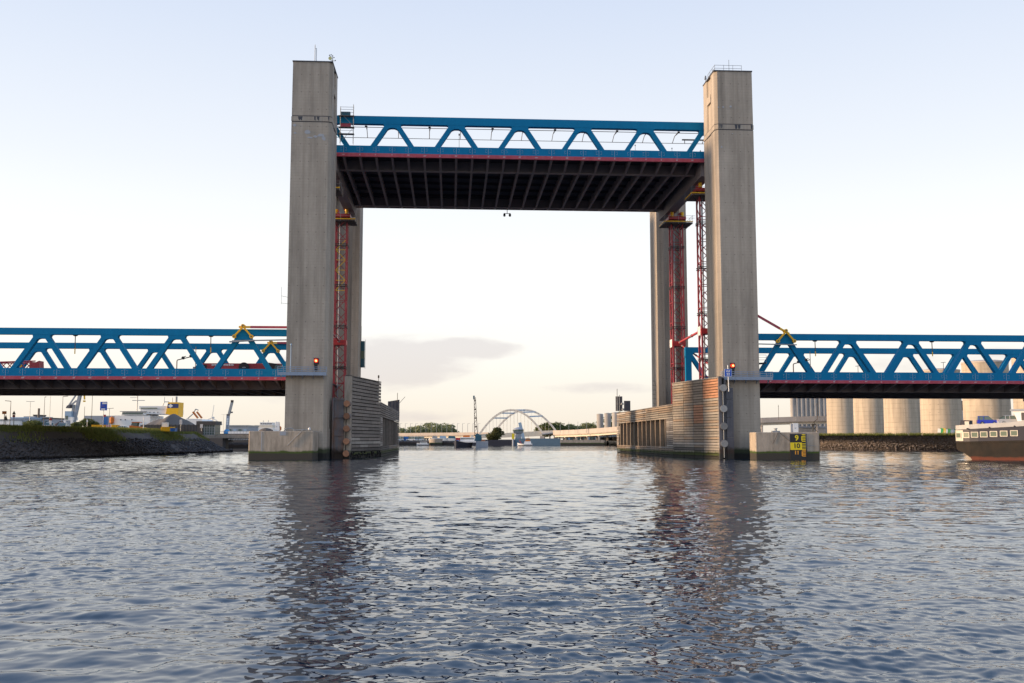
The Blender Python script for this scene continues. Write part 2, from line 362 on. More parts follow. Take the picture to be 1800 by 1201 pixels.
# ------------------------------------------------------------------ water (one sheet, finer near the viewer's water)
def water():
    az1 = np.arange(-0.60, 0.6001, 0.0029)
    az2 = np.linspace(0.6001, 2*np.pi-0.60, 46)[1:-1]
    A = np.concatenate([az1, az2]); nA = len(A)
    r = [3.0]
    while r[-1] < 260: r.append(r[-1]*1.0025)
    while r[-1] < 9000: r.append(r[-1]*1.05)
    r = np.array(r); nR = len(r)
    X = r[:, None]*np.sin(A)[None, :]; Y = r[:, None]*np.cos(A)[None, :]
    D = np.repeat(r[:, None], nA, 1)
    step = D*0.0029
    fine = np.zeros(nA); fine[:len(az1)] = 1; fine = fine[None, :]*(D < 260)
    Z = np.zeros_like(X)
    # calm slick at the near left, livelier water in the middle and right
    calm = 1/(1+np.exp((X+1.8+0.12*(Y-14)+0.8*np.sin(Y*.9))/1.4))/(1+np.exp((Y-20-2.5*np.sin(X*.7+.4)-0.25*X)/2.2))
    g = np.random.default_rng(5)
    gust = 0.5+0.5*np.sin(0.11*X+0.05*Y+1.3)*np.sin(0.045*Y-0.03*X+0.4)
    lam = np.concatenate([np.exp(g.uniform(np.log(0.11), np.log(0.45), 130)), np.exp(g.uniform(np.log(0.5), np.log(1.6), 40)), np.exp(g.uniform(np.log(1.6), np.log(5.0), 24))])
    n = len(lam)
    th = R(97)+g.normal(0, R(42), n); ph = g.uniform(0, 2*np.pi, n)
    for l, a, p in zip(lam, th, ph):
        k = 2*np.pi/l
        slope = (0.0225 if l < .45 else 0.0135 if l < 1.6 else 0.0125)*min(1.0, l/0.16)
        amp = slope/k
        w = np.clip(l/(2.2*step)-0.5, 0, 1)*fine
        if l < 0.6: w = w*(0.6+0.55*gust)*(1-0.84*calm)
        elif l < 1.6: w = w*(1+0.7*calm)
        q = k*(np.cos(a)*X+np.sin(a)*Y)+p
        Z += w*amp*(np.sin(q)+0.18*np.cos(2*q))
    v = np.stack([X, Y, Z], -1).reshape(-1, 3)
    idx = np.arange(nR*nA).reshape(nR, nA); nx = np.roll(idx, -1, axis=1)
    q = np.stack([idx[:-1], nx[:-1], nx[1:], idx[1:]], -1).reshape(-1, 4)[:, ::-1]
    me = bpy.data.meshes.new('water')
    v = np.concatenate([v, [[0, 0, 0]]]); c = len(v)-1
    tri = np.stack([np.full(nA, c), np.roll(np.arange(nA), -1), np.arange(nA)], -1)
    nq, ntr = len(q), len(tri)
    me.vertices.add(len(v)); me.vertices.foreach_set('co', v.astype(np.float32).ravel())
    me.loops.add(nq*4+ntr*3); me.loops.foreach_set('vertex_index', np.concatenate([q.ravel(), tri.ravel()]).astype(np.int32))
    me.polygons.add(nq+ntr)
    me.polygons.foreach_set('loop_start', np.concatenate([np.arange(nq)*4, nq*4+np.arange(ntr)*3]).astype(np.int32))
    me.polygons.foreach_set('use_smooth', np.ones(nq+ntr, dtype=bool))
    me.update(calc_edges=True); me.validate()
    if me.polygons[0].normal.z < 0: me.flip_normals()
    m = bpy.data.materials.new('harbour_water'); m.use_nodes = True; t = m.node_tree; b = t.nodes['Principled BSDF']
    b.inputs['Base Color'].default_value = (0.006, 0.018, 0.036, 1); b.inputs['IOR'].default_value = 1.72
    b.inputs['Roughness'].default_value = 0.04
    gm = N(t, 'ShaderNodeNewGeometry')
    hs = None
    for sc, stretch, amp in ((1.3, 1.6, 0.060), (3.0, 1.5, 0.026), (6.5, 1.3, 0.008)):
        mp = N(t, 'ShaderNodeMapping'); mp.inputs['Rotation'].default_value = (0, 0, R(-6)); mp.inputs['Scale'].default_value = (sc/stretch, sc, sc); L(t, gm.outputs['Position'], mp.inputs[0])
        nn = N(t, 'ShaderNodeTexNoise'); nn.inputs['Scale'].default_value = 1; nn.inputs['Detail'].default_value = 2; L(t, mp.outputs[0], nn.inputs['Vector'])
        h = math_node(t, 'MULTIPLY', nn.outputs[0], amp)
        hs = h if hs is None else math_node(t, 'ADD', hs, h)
    big = N(t, 'ShaderNodeTexNoise'); big.inputs['Scale'].default_value = 1; big.inputs['Detail'].default_value = 3
    mp = N(t, 'ShaderNodeMapping'); mp.inputs['Scale'].default_value = (0.012, 0.06, 1); L(t, gm.outputs['Position'], mp.inputs[0]); L(t, mp.outputs[0], big.inputs['Vector'])
    # ruffled water begins a few tens of metres out; close in, the waves are modelled
    ln = N(t, 'ShaderNodeVectorMath'); ln.operation = 'LENGTH'; L(t, gm.outputs['Position'], ln.inputs[0])
    far = math_node(t, 'DIVIDE', math_node(t, 'SUBTRACT', ln.outputs['Value'], 12.0), 40.0, clamp=True)
    stg = math_node(t, 'MULTIPLY', ramp(t, big.outputs[0], [(0.36, 0.25), (0.60, 1.1)]), math_node(t, 'ADD', 0.15, math_node(t, 'MULTIPLY', far, 0.62)))
    bp = N(t, 'ShaderNodeBump'); bp.inputs['Distance'].default_value = 1.0; L(t, hs, bp.inputs['Height']); L(t, stg, bp.inputs['Strength'])
    L(t, bp.outputs[0], b.inputs['Normal'])
    me.materials.append(m)
    o = bpy.data.objects.new('water', me); COL.objects.link(o); tag(o, kind='structure')
water()

# ------------------------------------------------------------------ concrete lift towers
def tower(label, s_in, t0, side, rear, ztop):
    """side: -1 outward is towards the left, +1 towards the right; rear: the slot for the span faces the viewer"""
    T = thing('lift_tower', label, 'bridge tower', B(s_in, t0), YAW, 'concrete lift towers of the bridge')
    W, Dp = 6.2, 7.0
    def pt(o, d): return (side*o, (Dp-d if rear else d))
    def poly(groove, slot):
        p = [(0.5, 0), (0, 0.42), (0, 2.3)]
        if groove: p += [(groove, 2.45), (groove, 4.75), (0, 4.9)]
        p += [(0, 5.9), (0, Dp)]
        if slot: p += [(1.45, Dp), (1.45, Dp-1.5), (4.9, Dp-1.5), (4.9, Dp)]
        p += [(W, Dp), (W, 0.0)]
        return [pt(*q) for q in p]
    def seg(name, z0, z1, groove, slot, grow=0.0, taper=0.0):
        mb = MB()
        pl = poly(groove, slot)
        cx, cy = side*W/2, Dp/2
        k0 = 1+grow; k1 = 1+grow-taper
        a = [(cx+(x-cx)*k0, cy+(y-cy)*k0, z0) for x, y in pl]; b = [(cx+(x-cx)*k1, cy+(y-cy)*k1, z1) for x, y in pl]
        n = len(a)
        f = [tuple(range(n)), tuple(range(2*n-1, n-1, -1))]+[(i, n+i, n+(i+1) % n, (i+1) % n) for i in range(n)]
        mb.add(a+b, f); return mb.build(name, M['concrete'], T)
    seg('footing', -3, 4.6, 0, 0, grow=0.012)
    seg('shaft', 4.6, 51.75, 0.09, not False, taper=0.006)
    seg('shadow_gap', 51.75, 51.9, 0, 1, grow=-0.02).data.materials[0] = M['roofing']  # recessed band below the collar, coloured dark for the shade in the gap
    seg('collar', 51.9, 52.65, 0, 0, grow=0.004)
    seg('shadow_gap', 52.65, 52.8, 0, 1, grow=-0.02).data.materials[0] = M['roofing']  # same above the collar: the gap's shade is put into the colour
    seg('head', 52.8, ztop-0.16, 0.28, 0, grow=-0.012, taper=0.008)
    cx = side*W/2
    MB().box(cx-W/2-0.02, -0.02, ztop-0.16, cx+W/2+0.02, Dp+0.02, ztop).build('roof_edge', M['roofing'], T)
    if not rear:   # dark beam pocket in the inner side of the head
        x0, x1 = sorted((0.0-side*0.0, side*0.24))
        x0, x1 = sorted((side*0.02, side*0.30))
        MB().box(x0, 2.5, 57.2, x1, 4.7, 58.4).build('pocket_beam', M['concrete'], T)
        # dark run-off stains on the collar band are part of the concrete; mortar patches sit 3 mm proud
    return T
TL = tower('front left concrete lift tower with twin aerials and wind vane on its roof', 0.15, 0.0, -1, False, 61.55)
TR = tower('front right concrete lift tower with a low handrail around its roof', 60.3, 0.0, 1, False, 61.55)
TLr = tower('rear left concrete lift tower with a teal cabin on its channel side', 0.35, 47.0, -1, True, 60.6)
TRr = tower('rear right concrete lift tower behind the timber fender with orange boards', 60.55, 47.0, 1, True, 60.6)
# repair patches on the front faces
def patch(T, s, z, w, h, seed):
    g = random.Random(seed); n = 9
    pts = [(s+w/2*math.cos(2*math.pi*i/n)*g.uniform(0.65, 1.1), 0.0, z+h/2*math.sin(2*math.pi*i/n)*g.uniform(0.65, 1.1)) for i in range(n)]
    MB().prism([(x, 0.012, zz) for x, _, zz in pts], (0, -0.018, 0)).build('mortar_patch', M['patch'], T, loc=(0, 0.0, 0))
for i, (s, z, w, h) in enumerate([(-3.7, 50.2, 0.9, 0.8), (-3.3, 49.3, 1.1, 0.3), (-2.5, 49.5, 0.7, 0.4), (-1.6, 49.7, 1.2, 0.6), (-1.2, 49.2, 0.7, 0.7), (-5.7, 51.2, 0.5, 0.5), (-5.6, 50.0, 0.5, 0.3)]):
    patch(TL, s, z, w, h, i)
for i, (s, z, w, h) in enumerate([(1.4, 55.5, 0.35, 0.35), (2.6, 55.6, 0.42, 0.42), (0.6, 55.45, 0.3, 0.3), (1.0, 49.0, 0.35, 0.35), (2.8, 51.2, 0.2, 0.2)]):
    patch(TR, s, z, w, h, i+40)
# dark run-off smears on the collar bands
for T, sd, xs in ((TL, -1, (0.5, 2.1, 2.6, 4.7, 5.0)), (TR, 1, (0.8, 1.1, 3.4, 3.9, 5.9))):
    for i, x in enumerate(xs):
        g = random.Random(i*7+sd); w = g.uniform(0.18, 0.45)
        MB().prism([(sd*(x-w/2), 0, 52.62), (sd*(x+w/2), 0, 52.62), (sd*(x+w*0.35), 0, 51.98+g.uniform(0, .3)), (sd*(x-w*0.3), 0, 51.95)], (0, -0.02, 0)).build('soot_stain', M['roofing'], T, loc=(0, -0.012, 0))
# teal cabin on rear left tower
MB().box(0.02, 5.2, 17.6, 0.75, 6.9, 22.9).build('cabin', M['teal'], TLr)
MB().box(0.76, 5.4, 19.3, 0.80, 6.7, 20.9).build('cabin_window', M['greenglass'], TLr)
MB().box(0.1, 5.16, 19.3, 0.7, 5.19, 20.9).build('cabin_window', M['greenglass'], TLr)
mb = MB()
for zz in (17.7, 19.4, 21.2, 22.8): mb.beam((0.8, 5.2, zz), (0.95, 5.2, zz), .05, .05)
mb.beam((0.95, 5.2, 17.2), (0.95, 5.2, 23.2), .05, .05); mb.build('ladder', M['black'], TLr)
MB().beam((0.1, 5.5, 22.9), (0.1, 5.5, 26.0), .05, .05).build('cabin_aerial', M['steel'], TLr)
mb = MB()
for zz in np.arange(4, 15, 0.9): mb.beam((0.0, 3.0, zz), (-0.55, 3.0, zz), .06, .06)
# steps on the rear right tower's corner
mb.build('climbing_rung', M['black'], TRr)
mb = MB(); mb.tube((-0.4, 0.6, 8.5), (-0.4, 0.6, 14.5), .05, 6); mb.build('conduit', M['black'], TRr)

# roof furniture
t = thing('aerial', 'pair of tall thin aerials on the roof of the front left tower', 'aerial', B(-2.75, 0.8, 61.55), YAW)
MB().tube((0, 0, 0), (0, 0, 2.9), .06, 6).build('mast', M['steel'], t); MB().tube((0.22, 0, 0), (0.22, 0, 2.35), .05, 6).build('mast', M['steel'], t)
MB().beam((0, 0, 2.3), (0.24, 0, 2.3), .04, .04).build('bracket', M['steel'], t)
t = thing('weather_station', 'weather mast with yellow disc on the corner of the front left tower', 'weather mast', B(0.05, 0.4, 61.55), YAW)
MB().tube((0, 0, 0), (0, 0, 1.15), .05, 6).build('mast', M['black'], t)
MB().beam((-0.5, 0, .95), (0.05, 0, 1.0), .05, .05).beam((-0.3, 0, .25), (0.45, 0, .2), .05, .05).build('crossarm', M['black'], t)
MB().tube((-0.38, -.06, .6), (-0.38, .02, .6), .28, 12).build('disc', material('pale_yellow', (0.6, 0.58, 0.25), 0.5), t)
for x, z in ((-0.5, 1.1), (0.2, 0.75), (0.42, 0.28), (-0.25, 1.2)): MB().lathe([(0.02, -.1), (.11, 0), (.02, .1)], 8, (x, 0, z)).build('sensor', M['black'], t)
t = thing('roof_railing', 'grey handrail around the roof of the front right tower', 'railing', B(60.3, 0, 61.55), YAW)
mb = MB()
P = [(4.6, .4), (0.25, .4), (0.25, 4.6)]
for (a, b), (c, d) in zip(P[:-1], P[1:]):
    for z in (0.45, 0.95): mb.beam((a, b, z), (c, d, z), .045, .045)
mb.build('rail', M['steel'], t)
for (x, y) in [(4.6, .4), (3.2, .4), (1.7, .4), (.25, .4), (.25, 1.9), (.25, 3.3), (.25, 4.6)]:
    MB().beam((x, y, 0), (x, y, 1.0), .05, .05).build('post', M['steel'], t)
MB().tube((2.6, 0.5, 0), (2.6, 0.5, 1.9), .03, 6).build('lightning_rod', M['black'], t)
t = thing('roof_lamp', 'small lamp cluster on the far edge of the front right tower roof', 'lamp', B(60.4, 5.6, 61.55), YAW)
MB().tube((0, 0, 0), (0, 0, .9), .05, 6).build('stem', M['steel'], t)
MB().box(-.15, -.15, .5, .15, .15, .8).build('lamp', M['steel'], t); MB().box(-.1, -.1, .9, .12, .1, 1.1).build('lamp', M['steel'], t)
t = thing('wall_aerial', 'thin wall aerial on the left side of the front left tower', 'aerial', B(-6.1, 0.6, 22.5), YAW)
MB().beam((0, 0, 2.0), (-0.95, 0, 2.2), .05, .05).beam((0, 0, 1.0), (-0.95, 0, 1.1), .05, .05).beam((-0.95, 0, .9), (-0.95, 0, 3.6), .04, .04).build('bracket', M['cladding'], t)

# galleries with rails and red signal lights
def gallery(label, s0, s1, t, z, lamp_s):
    g = thing('gallery', label, 'gallery', B(s0, t, z), YAW, 'steel galleries on the front towers')
    w = s1-s0
    MB().box(0, 0, 0, w, 1.05, 0.06).build('deck', M['gallery'], g)
    MB().box(0, -.06, -.22, w, -.002, .30).build('edge_plate', M['gallery'], g)
    for z_ in (.5, .78, 1.05):
        MB().beam((0, -.03, z_), (w, -.03, z_), .08, .08).build('rail', M['gallery'], g)
        MB().beam((0, -.03, z_), (0, 1.0, z_), .045, .045).build('rail', M['gallery'], g)
        MB().beam((w, -.03, z_), (w, 1.0, z_), .045, .045).build('rail', M['gallery'], g)
    post = MB().beam((0, 0, .22), (0, 0, 1.07), .08, .08).mesh('post', M['gallery'])
    for i in range(9): inst(post, 'post', g, (w*i/8, -.03, 0))
    br = MB().prism([(0, 1.05, -.02), (0, 0, -.02), (0, 1.05, -.75)], (.07, 0, 0)).mesh('bracket', M['gallery'])
    for i in range(5): inst(br, 'bracket', g, (.4+(w-.9)*i/4, 0, 0))
    return g
G1 = gallery('blue grey gallery with a thin lamp pole across the front left tower', -7.1, 0.15, -1.15, 12.7, 0)
mb = MB().tube((1.85, .5, .06), (1.85, .5, 4.3), .06, 8).lathe([(.06, 4.3), (.13, 4.38), (.13, 4.5), (.05, 4.6)], 10, (1.85, .5, 0)); mb.build('lamp_pole', M['paleblue'], G1)
G2 = gallery('blue grey gallery running past the right edge of the front right tower', 60.3, 68.2, -1.15, 12.25, 0)
def signal(label, s, t, z):
    g = thing('signal_light', label, 'signal light', B(s, t, z), YAW)
    MB().box(-.35, 0.02, 0.75, .42, .06, 1.75).build('back_board', material('dull_red_board', (.10, .02, .02), .6), g)
    MB().tube((0, -.05, -.7), (0, -.05, 1.7), .05, 8).build('post', M['black'], g)
    for zz in (.1, .7): MB().tube((0, -.31, zz), (0, -.272, zz), .18, 12).build('dark_lens', M['black'], g)
    MB().box(-.24, -.27, -.25, .24, .0, 1.05).build('housing', M['black'], g)
    MB().tube((0, -.30, 1.3), (0, .0, 1.3), .27, 16).build('hood', M['signal'], g)
    MB().tube((0.03, -.33, 1.3), (0.03, -.305, 1.3), .13, 14).build('lens', M['signal_core'], g)
signal('lit red signal light on the gallery of the front left tower', -1.45, -0.75, 13.4)
signal('lit red signal light behind the blue board on the front right tower', 62.05, -0.75, 12.95)

# ------------------------------------------------------------------ truss spans
def span(label, nodes, s0, s1, zt1, zt0, zb1, zb0, zr0, zg, end_posts, tees, far_nodes=None):
    """zt1/zt0 top chord, zb1/zb0 blue bottom chord, zr0 red strip bottom, zg girder soffit"""
    S = thing('truss_span', label, 'bridge span', B(0, 0), YAW, 'blue steel truss spans')
    h = nodes[1]-nodes[0]; TW = 0.95
    for ti, t in enumerate((8.0, 32.5)):
        nd = nodes if ti == 0 or far_nodes is None else far_nodes
        MB().box(s0, t, zt0, s1, t+TW, zt1).build('top_chord', M['blue'], S)
        if ti == 0:
            MB().box(s0, t, zb0, s1, t+TW, zb1).build('bottom_chord', M['blue'], S)
            MB().box(s0, t-.04, zb0-.03, s1, t+TW, zb0-.003).build('chord_lip', M['blue'], S)
            MB().box(s0, t-.10, zr0, s1, t+.3, zb0-.035).build('red_fascia', M['crimson'], S)
        else: MB().box(s0, t, zb0+.45, s1, t+TW, zb1).build('bottom_chord', M['blue'], S)
        zd = (zt0+zt1)/2; zlow = zb1-.55
        for n in nd:
            for sg in (-1, 1):
                slope = .66
                e = n+sg*(.25+slope*(zd-zlow))
                if e < s0+.3 or e > s1-.3: continue
                if n < s0-1 or n > s1+1: continue
                MB().beam((n+sg*.25, t+TW/2, zd), (e, t+TW/2, zlow), TW-.10, .75, up=(0, 1, 0) if False else (0, 0, 1)).build('diagonal', M['blue'], S)
            if s0-.5 < n < s1+.5:
                k = zd-zt0
                def ox(z): return .25+slope*(k-z)
                rt = [(1.75, .02), (1.38, -.10), (ox(-.4)+.44, -.4), (ox(-.95)+.42, -.95), (ox(-.95)-.40, -.95), (.62, -.74), (.3, -.62)]
                q = [(-a_, b_) for a_, b_ in rt]+[(a_, b_) for a_, b_ in reversed(rt)]
                q = [(min(max(n+a, s0), s1), t+.02, zt0+b) for a, b in q]
                MB().prism(q, (0, TW-.04, 0)).build('gusset', M['blue'], S)
        for e in end_posts:
            MB().box(e-.55, t+.03, zb1, e+.55, t+TW-.03, zt0).build('end_post', M['blue'], S)
    # deck and girders
    zp = zb0+.25
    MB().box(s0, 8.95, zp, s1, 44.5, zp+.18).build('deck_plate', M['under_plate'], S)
    MB().box(s0, 44.2, zr0, s1, 44.5, zb1).build('far_fascia', M['under'], S)
    for t in (13.5, 39.0):
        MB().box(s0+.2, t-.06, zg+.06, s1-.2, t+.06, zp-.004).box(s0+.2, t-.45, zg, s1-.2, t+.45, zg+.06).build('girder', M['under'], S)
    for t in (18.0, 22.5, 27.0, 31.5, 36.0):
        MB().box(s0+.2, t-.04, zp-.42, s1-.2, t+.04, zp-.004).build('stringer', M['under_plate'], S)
    # cross beams: haunched web and flange
    mb = MB(); w = .035
    prof = [(8.3, zp-.004), (8.3, zr0+.02), (13.0, zg+.10), (39.5, zg+.10), (44.15, zr0+.05), (44.15, zp-.004)]
    mb.prism([(-w/2, a, b) for a, b in prof], (w, 0, 0))
    for (a, b), (c, d) in zip(prof[1:4], prof[2:5]):
        mb.add([(-.19, a, b-.05), (.19, a, b-.05), (.19, c, d-.05), (-.19, c, d-.05), (-.19, a, b), (.19, a, b), (.19, c, d), (-.19, c, d)],
               [(0,3,2,1),(4,5,6,7),(0,1,5,4),(1,2,6,5),(2,3,7,6),(3,0,4,7)])
    cb = mb.mesh('cross_beam', M['under'])
    # bolted splice: stiffener with bolt heads either side
    mb = MB()
    mb.box(-.025, -.035, zb0+.05, .025, 0.0, zb1-.15)
    for bx in (-.46, -.30, .30, .46):
        for bz in (.42, .64, .86):
            if abs(bx) < .4 and bz == .64: continue
            mb.box(bx-.033, -.045, zb0+bz-.033, bx+.033, 0.0, zb0+bz+.033)
    bc = mb.mesh('bolted_splice', M['bolt'])
    mk = MB().box(-.16, -.004, -.10, .16, 0, .10).box(-.10, -.004, .2, .3, 0, .24).mesh('paint_scuff', material('paint_scuff', (.55, .38, .40), .7, var=.3))
    step = h/4; k0 = math.ceil((s0+.5-nodes[0])/step); k1 = math.floor((s1-.3-nodes[0])/step)
    for k in range(k0, k1+1):
        s = nodes[0]+k*step
        inst(cb, 'cross_beam', S, (s, 0, 0)); inst(bc, 'bolted_splice', S, (s, 8.0-.003, 0))
        inst(mk, 'paint_scuff', S, (s+random.uniform(-.1, .1), 7.9-.002, (zr0+zb0)/2+random.uniform(-.06, .04)), scale=(random.uniform(.5, 1.5), 1, random.uniform(.5, 1)))
    return S
H = 10.45
lift_nodes = [8.99+H*k for k in range(-1, 6)]
LS = span('raised blue truss span hanging between the four towers', lift_nodes, -1.9, 61.9, 55.55, 54.25, 50.58, 49.35, 48.73, 47.85, (), None)
for e in (-1.0, 61.2):   # end girders that rest on the red props
    MB().box(e-.9, 9.2, 46.7, e+.9, 43.5, 49.4).build('end_girder', M['under'], LS)
hl = 10.4; ln = [-14.13-hl*k for k in range(-1, 10)]
LL = span('lower blue truss span at the left carrying red machinery', ln[::-1], -108, -3.1, 20.37, 19.33, 14.06, 12.84, 12.26, 11.05, (-3.7,), None)
hr = 10.62; rn = [73.46+hr*k for k in range(-1, 10)]
RS = span('lower blue truss span at the right in front of the silos', rn, 62.7, 168, 20.2, 19.17, 13.92, 12.62, 12.08, 10.9, (63.3,), None)

# fittings on the lift span: contact wires, hangers, wire bars, mast, signal under the deck
for (z, r, m, nm) in ((54.6, .055, 'goldwire', 'catenary_wire'), (52.8, .045, 'rail_cable', 'contact_wire')):
    MB().tube((-1.9, 11.0, z), (61.9, 11.0, z), r, 6).build(nm, M[m], LS)
for i in range(12):
    s = 4.6+5.2*i
    sk = (i-5)*0.035
    dx = -.08*(i-1.5)
    g = MB().path([(s, 9.1, 54.25), (s+dx*.5, 10.6, 53.9), (s+dx, 11.0, 52.8)], .055, 6)
    g.box(s-.18, 9.0, 54.0, s+.18, 9.3, 54.24); g.beam((s+.22, 9.1, 54.2), (s+dx*.5, 10.6, 53.9), .06, .06)
    g.build('wire_hanger', M['rail_cable'], LS)
MB().box(57.6, 10.9, 53.35, 62, 11.1, 53.55).box(58.0, 10.95, 52.8, 58.1, 11.05, 53.35).build('wire_bar', M['rail_cable'], LS)
mb = MB().tube((19.9, 9.0, 50.6), (19.9, 9.0, 52.9), .035, 6).lathe([(.05, 0), (.11, .1), (.11, .3), (.04, .4)], 8, (19.9, 9.0, 52.8)); mb.build('mast_light', M['black'], LS)
for s, h_ in ((49.2, 1.1), (55.4, .7), (60.2, .35)): MB().tube((s, 9.0, 50.6), (s, 9.0, 50.6+h_), .03, 6).lathe([(.04, 0), (.1, .1), (.04, .25)], 8, (s, 9.0, 50.5+h_)).build('mast_light', M['black'], LS)
mb = MB().tube((29.8, 44.0, 48.8), (29.8, 44.0, 47.9), .07, 6).beam((29.2, 44, 47.9), (30.4, 44, 47.9), .1, .1)
mb.build('light_bracket', M['black'], LS)
for dx in (-.55, .55): MB().lathe([(.06, .25), (.16, .15), (.24, -.1), (.22, -.4), (.08, -.48)], 10, (29.8+dx, 44.0, 47.75)).build('channel_light', M['black'], LS)

# scaffold at the left end of the lift span
t = thing('scaffold', 'small tube scaffold around the left end of the raised span', 'scaffold', B(0.6, 7.2, 50.6), YAW)
w_, d_, h_ = 2.1, 0.6, 6.2
for x in (0, w_):
    for y in (0, d_): MB().tube((x, y, 0), (x, y, h_+(.4 if x else 0)), .035, 6).build('standard', M['steel'], t)
for z in (1.6, 2.7, 4.6): MB().box(-.3, -.05, z, w_+.15, d_, z+.12).build('plank_deck', M['wood_dark'], t)
for z in (1.0, 2.2, 3.4, 5.2, 5.7, 6.1): MB().tube((0, 0, z), (w_, 0, z), .03, 6).tube((w_, 0, z), (w_, d_, z), .03, 6).build('ledger', M['steel'], t)
MB().tube((0, 0, 0.2), (w_, 0, 2.6), .03, 6).tube((w_, 0, 2.9), (0, 0, 5.2), .03, 6).build('brace', M['steel'], t)
MB().box(.1, .05, 4.75, 1.6, .5, 5.35).build('tool_chest', M['teal'], t); MB().box(.1, .05, 2.85, 1.7, .5, 3.4).build('tool_chest', M['crimson'], t)

# ------------------------------------------------------------------ red lattice props under the lift span
def prop(label, s, t, ztop, zbase, yellow=False, platform=True):
    g = thing('lattice_prop', label, 'lattice prop', B(s, t), YAW, 'red lattice props under the raised span')
    a = 1.05; m0 = M['pinkred']
    for x in (-a, a):
        for y in (-a, a): MB().box(x-.13, y-.13, zbase, x+.13, y+.13, ztop).build('leg', m0, g)
    z = zbase; k = 0; step = 1.95; seglen = 4*step
    br = {}
    for nm, mt in (('r', M['pinkred']), ('y', M['yellow'])):
        for sg in (-1, 1): br[nm, sg] = MB().beam((sg*-(a-.1), 0, 0), (sg*(a-.1), 0, step), .11, .11, up=(0, 1, 0)).mesh('brace', mt)
        br[nm, 0] = MB().beam((-(a-.15), 0, 0), ((a-.15), 0, 0), .11, .11).mesh('strut', mt)
    nst = int((ztop-zbase)/step)
    for k in range(nst):
        z = zbase+k*step
        col = 'y' if yellow and ztop-13.2 < z+1 < ztop-5.0 else 'r'
        sg = 1 if k % 2 else -1
        for f in range(4):
            rz = f*math.pi/2; off = Vector((0, -a-.02, 0)); off.rotate(Matrix.Rotation(rz, 3, 'Z'))
            inst(br[col if f == 0 else 'r', sg], 'brace', g, (off.x, off.y, z), (0, 0, rz))
            if col == 'y' and f == 0: inst(br['y', 0], 'strut', g, (off.x, off.y, z), (0, 0, rz))
            elif k % 2 == 0: inst(br['r', 0], 'strut', g, (off.x, off.y, z), (0, 0, rz))
    z = ztop-5.6
    while z > zbase+3:
        mb = MB()
        for zz in (z, z+.3): mb.box(-a-.26, -a-.26, zz, a+.26, -a-.20, zz+.13).box(-a-.26, a+.20, zz, a+.26, a+.26, zz+.13).box(-a-.26, -a-.2, zz, -a-.20, a+.2, zz+.13).box(a+.20, -a-.2, zz, a+.26, a+.2, zz+.13)
        mb.build('collar_ring', M['black'], g); z -= seglen
    MB().tube((-.35, 0.3, zbase), (-.35, 0.3, ztop), .14, 8).build('inner_pipe', M['cladding'], g)
    MB().box(-1.35, -1.35, zbase-1.2, 1.35, 1.35, zbase).build('base_frame', M['red'], g)
    # cross-head and work platform
    MB().box(-1.7, -1.5, ztop, 1.7, 1.5, ztop+.55).build('cross_head', M['red'], g)
    MB().box(-1.2, -1.2, ztop+.55, -.6, 1.2, 46.68).box(.6, -1.2, ztop+.55, 1.2, 1.2, 46.68).build('packing', M['pinkred'], g)
    for x in (-1.0, 1.0): MB().tube((x, -1.35, ztop+.56), (x, -1.35, 46.6), .3, 12).build('jack', M['yellow'], g)
    if platform:
        MB().box(-2.7, -2.4, ztop-.95, 2.7, 2.4, ztop-.75).build('platform_deck', M['wood_dark'], g)
        MB().box(-2.8, -2.5, ztop-.70, 2.8, -2.42, ztop-.52).build('edge_board', M['yellow'], g)
        MB().box(-2.8, -2.42, ztop-.70, -2.72, 2.4, ztop-.52).build('edge_board', M['yellow'], g)
        for zz in (.05, .5): MB().tube((-2.75, -2.45, ztop+zz), (3.2, -2.45, ztop+zz), .03, 5).tube((2.75, -2.45, ztop+zz), (2.75, 2.4, ztop+zz), .03, 5).build('guard_rail', M['steel'], g)
        mb = MB()
        for x in (-2.7, -1.3, 0, 1.3, 2.7): mb.beam((x, -2.4, ztop-1.0), (x*.5, -1.1, ztop-2.0), .09, .09)
        mb.build('knee_brace', M['black'], g)
        post = MB().tube((0, 0, -1.1), (0, 0, .6), .03, 5).mesh('rail_post', M['steel'])
        for x, y in ((-2.75, -2.45), (0, -2.45), (2.75, -2.45), (2.75, 0), (2.75, 2.4), (-2.75, 2.4)): inst(post, 'rail_post', g, (x, y, ztop))
    # mid-height strut clamp
    MB().box(-1.27, -1.27, 20.7, 1.27, 1.27, 21.6).build('strut_clamp', M['red'], g)
    MB().box(-1.34, -.9, 20.5, -1.28, .9, 22.0).build('clamp_plate', M['white'], g)
    return g
prop('red lattice prop with yellow bracing behind the front left tower', -2.3, 38.2, 45.2, 9.6, True)
prop('red lattice prop mostly hidden behind the front left tower', -2.6, 14.5, 45.2, 9.6)
prop('red lattice prop beside the rear right tower', 62.2, 36.6, 45.2, 9.6)
prop('red lattice prop along the inner edge of the front right tower', 62.1, 14.4, 45.2, 9.6)
def strut(label, p, q, r):
    g = thing('tie_strut', label, 'strut', p, 0); d = Vector(q)-Vector(p)
    MB().tube((0, 0, 0), d, r, 10).build('tube', M['pinkred'], g, smooth=True)
    for k in (.05, .52, .95): MB().tube(d*k-d*.012, d*k+d*.012, r*1.3, 10).build('flange', M['steel'], g)
strut('red tube strut sloping up between the two right props', B(62.2, 35.2, 21.3), B(62.1, 15.8, 21.8), .22)
strut('thin red strut sloping down to the front right prop', B(62.6, 35.6, 20.9), B(66.8, 30.5, 16.7), .16)
strut('short red strut meeting the clamp of the left prop', B(-3.2, 30.2, 22.6), B(-2.3, 36.9, 21.3), .20)

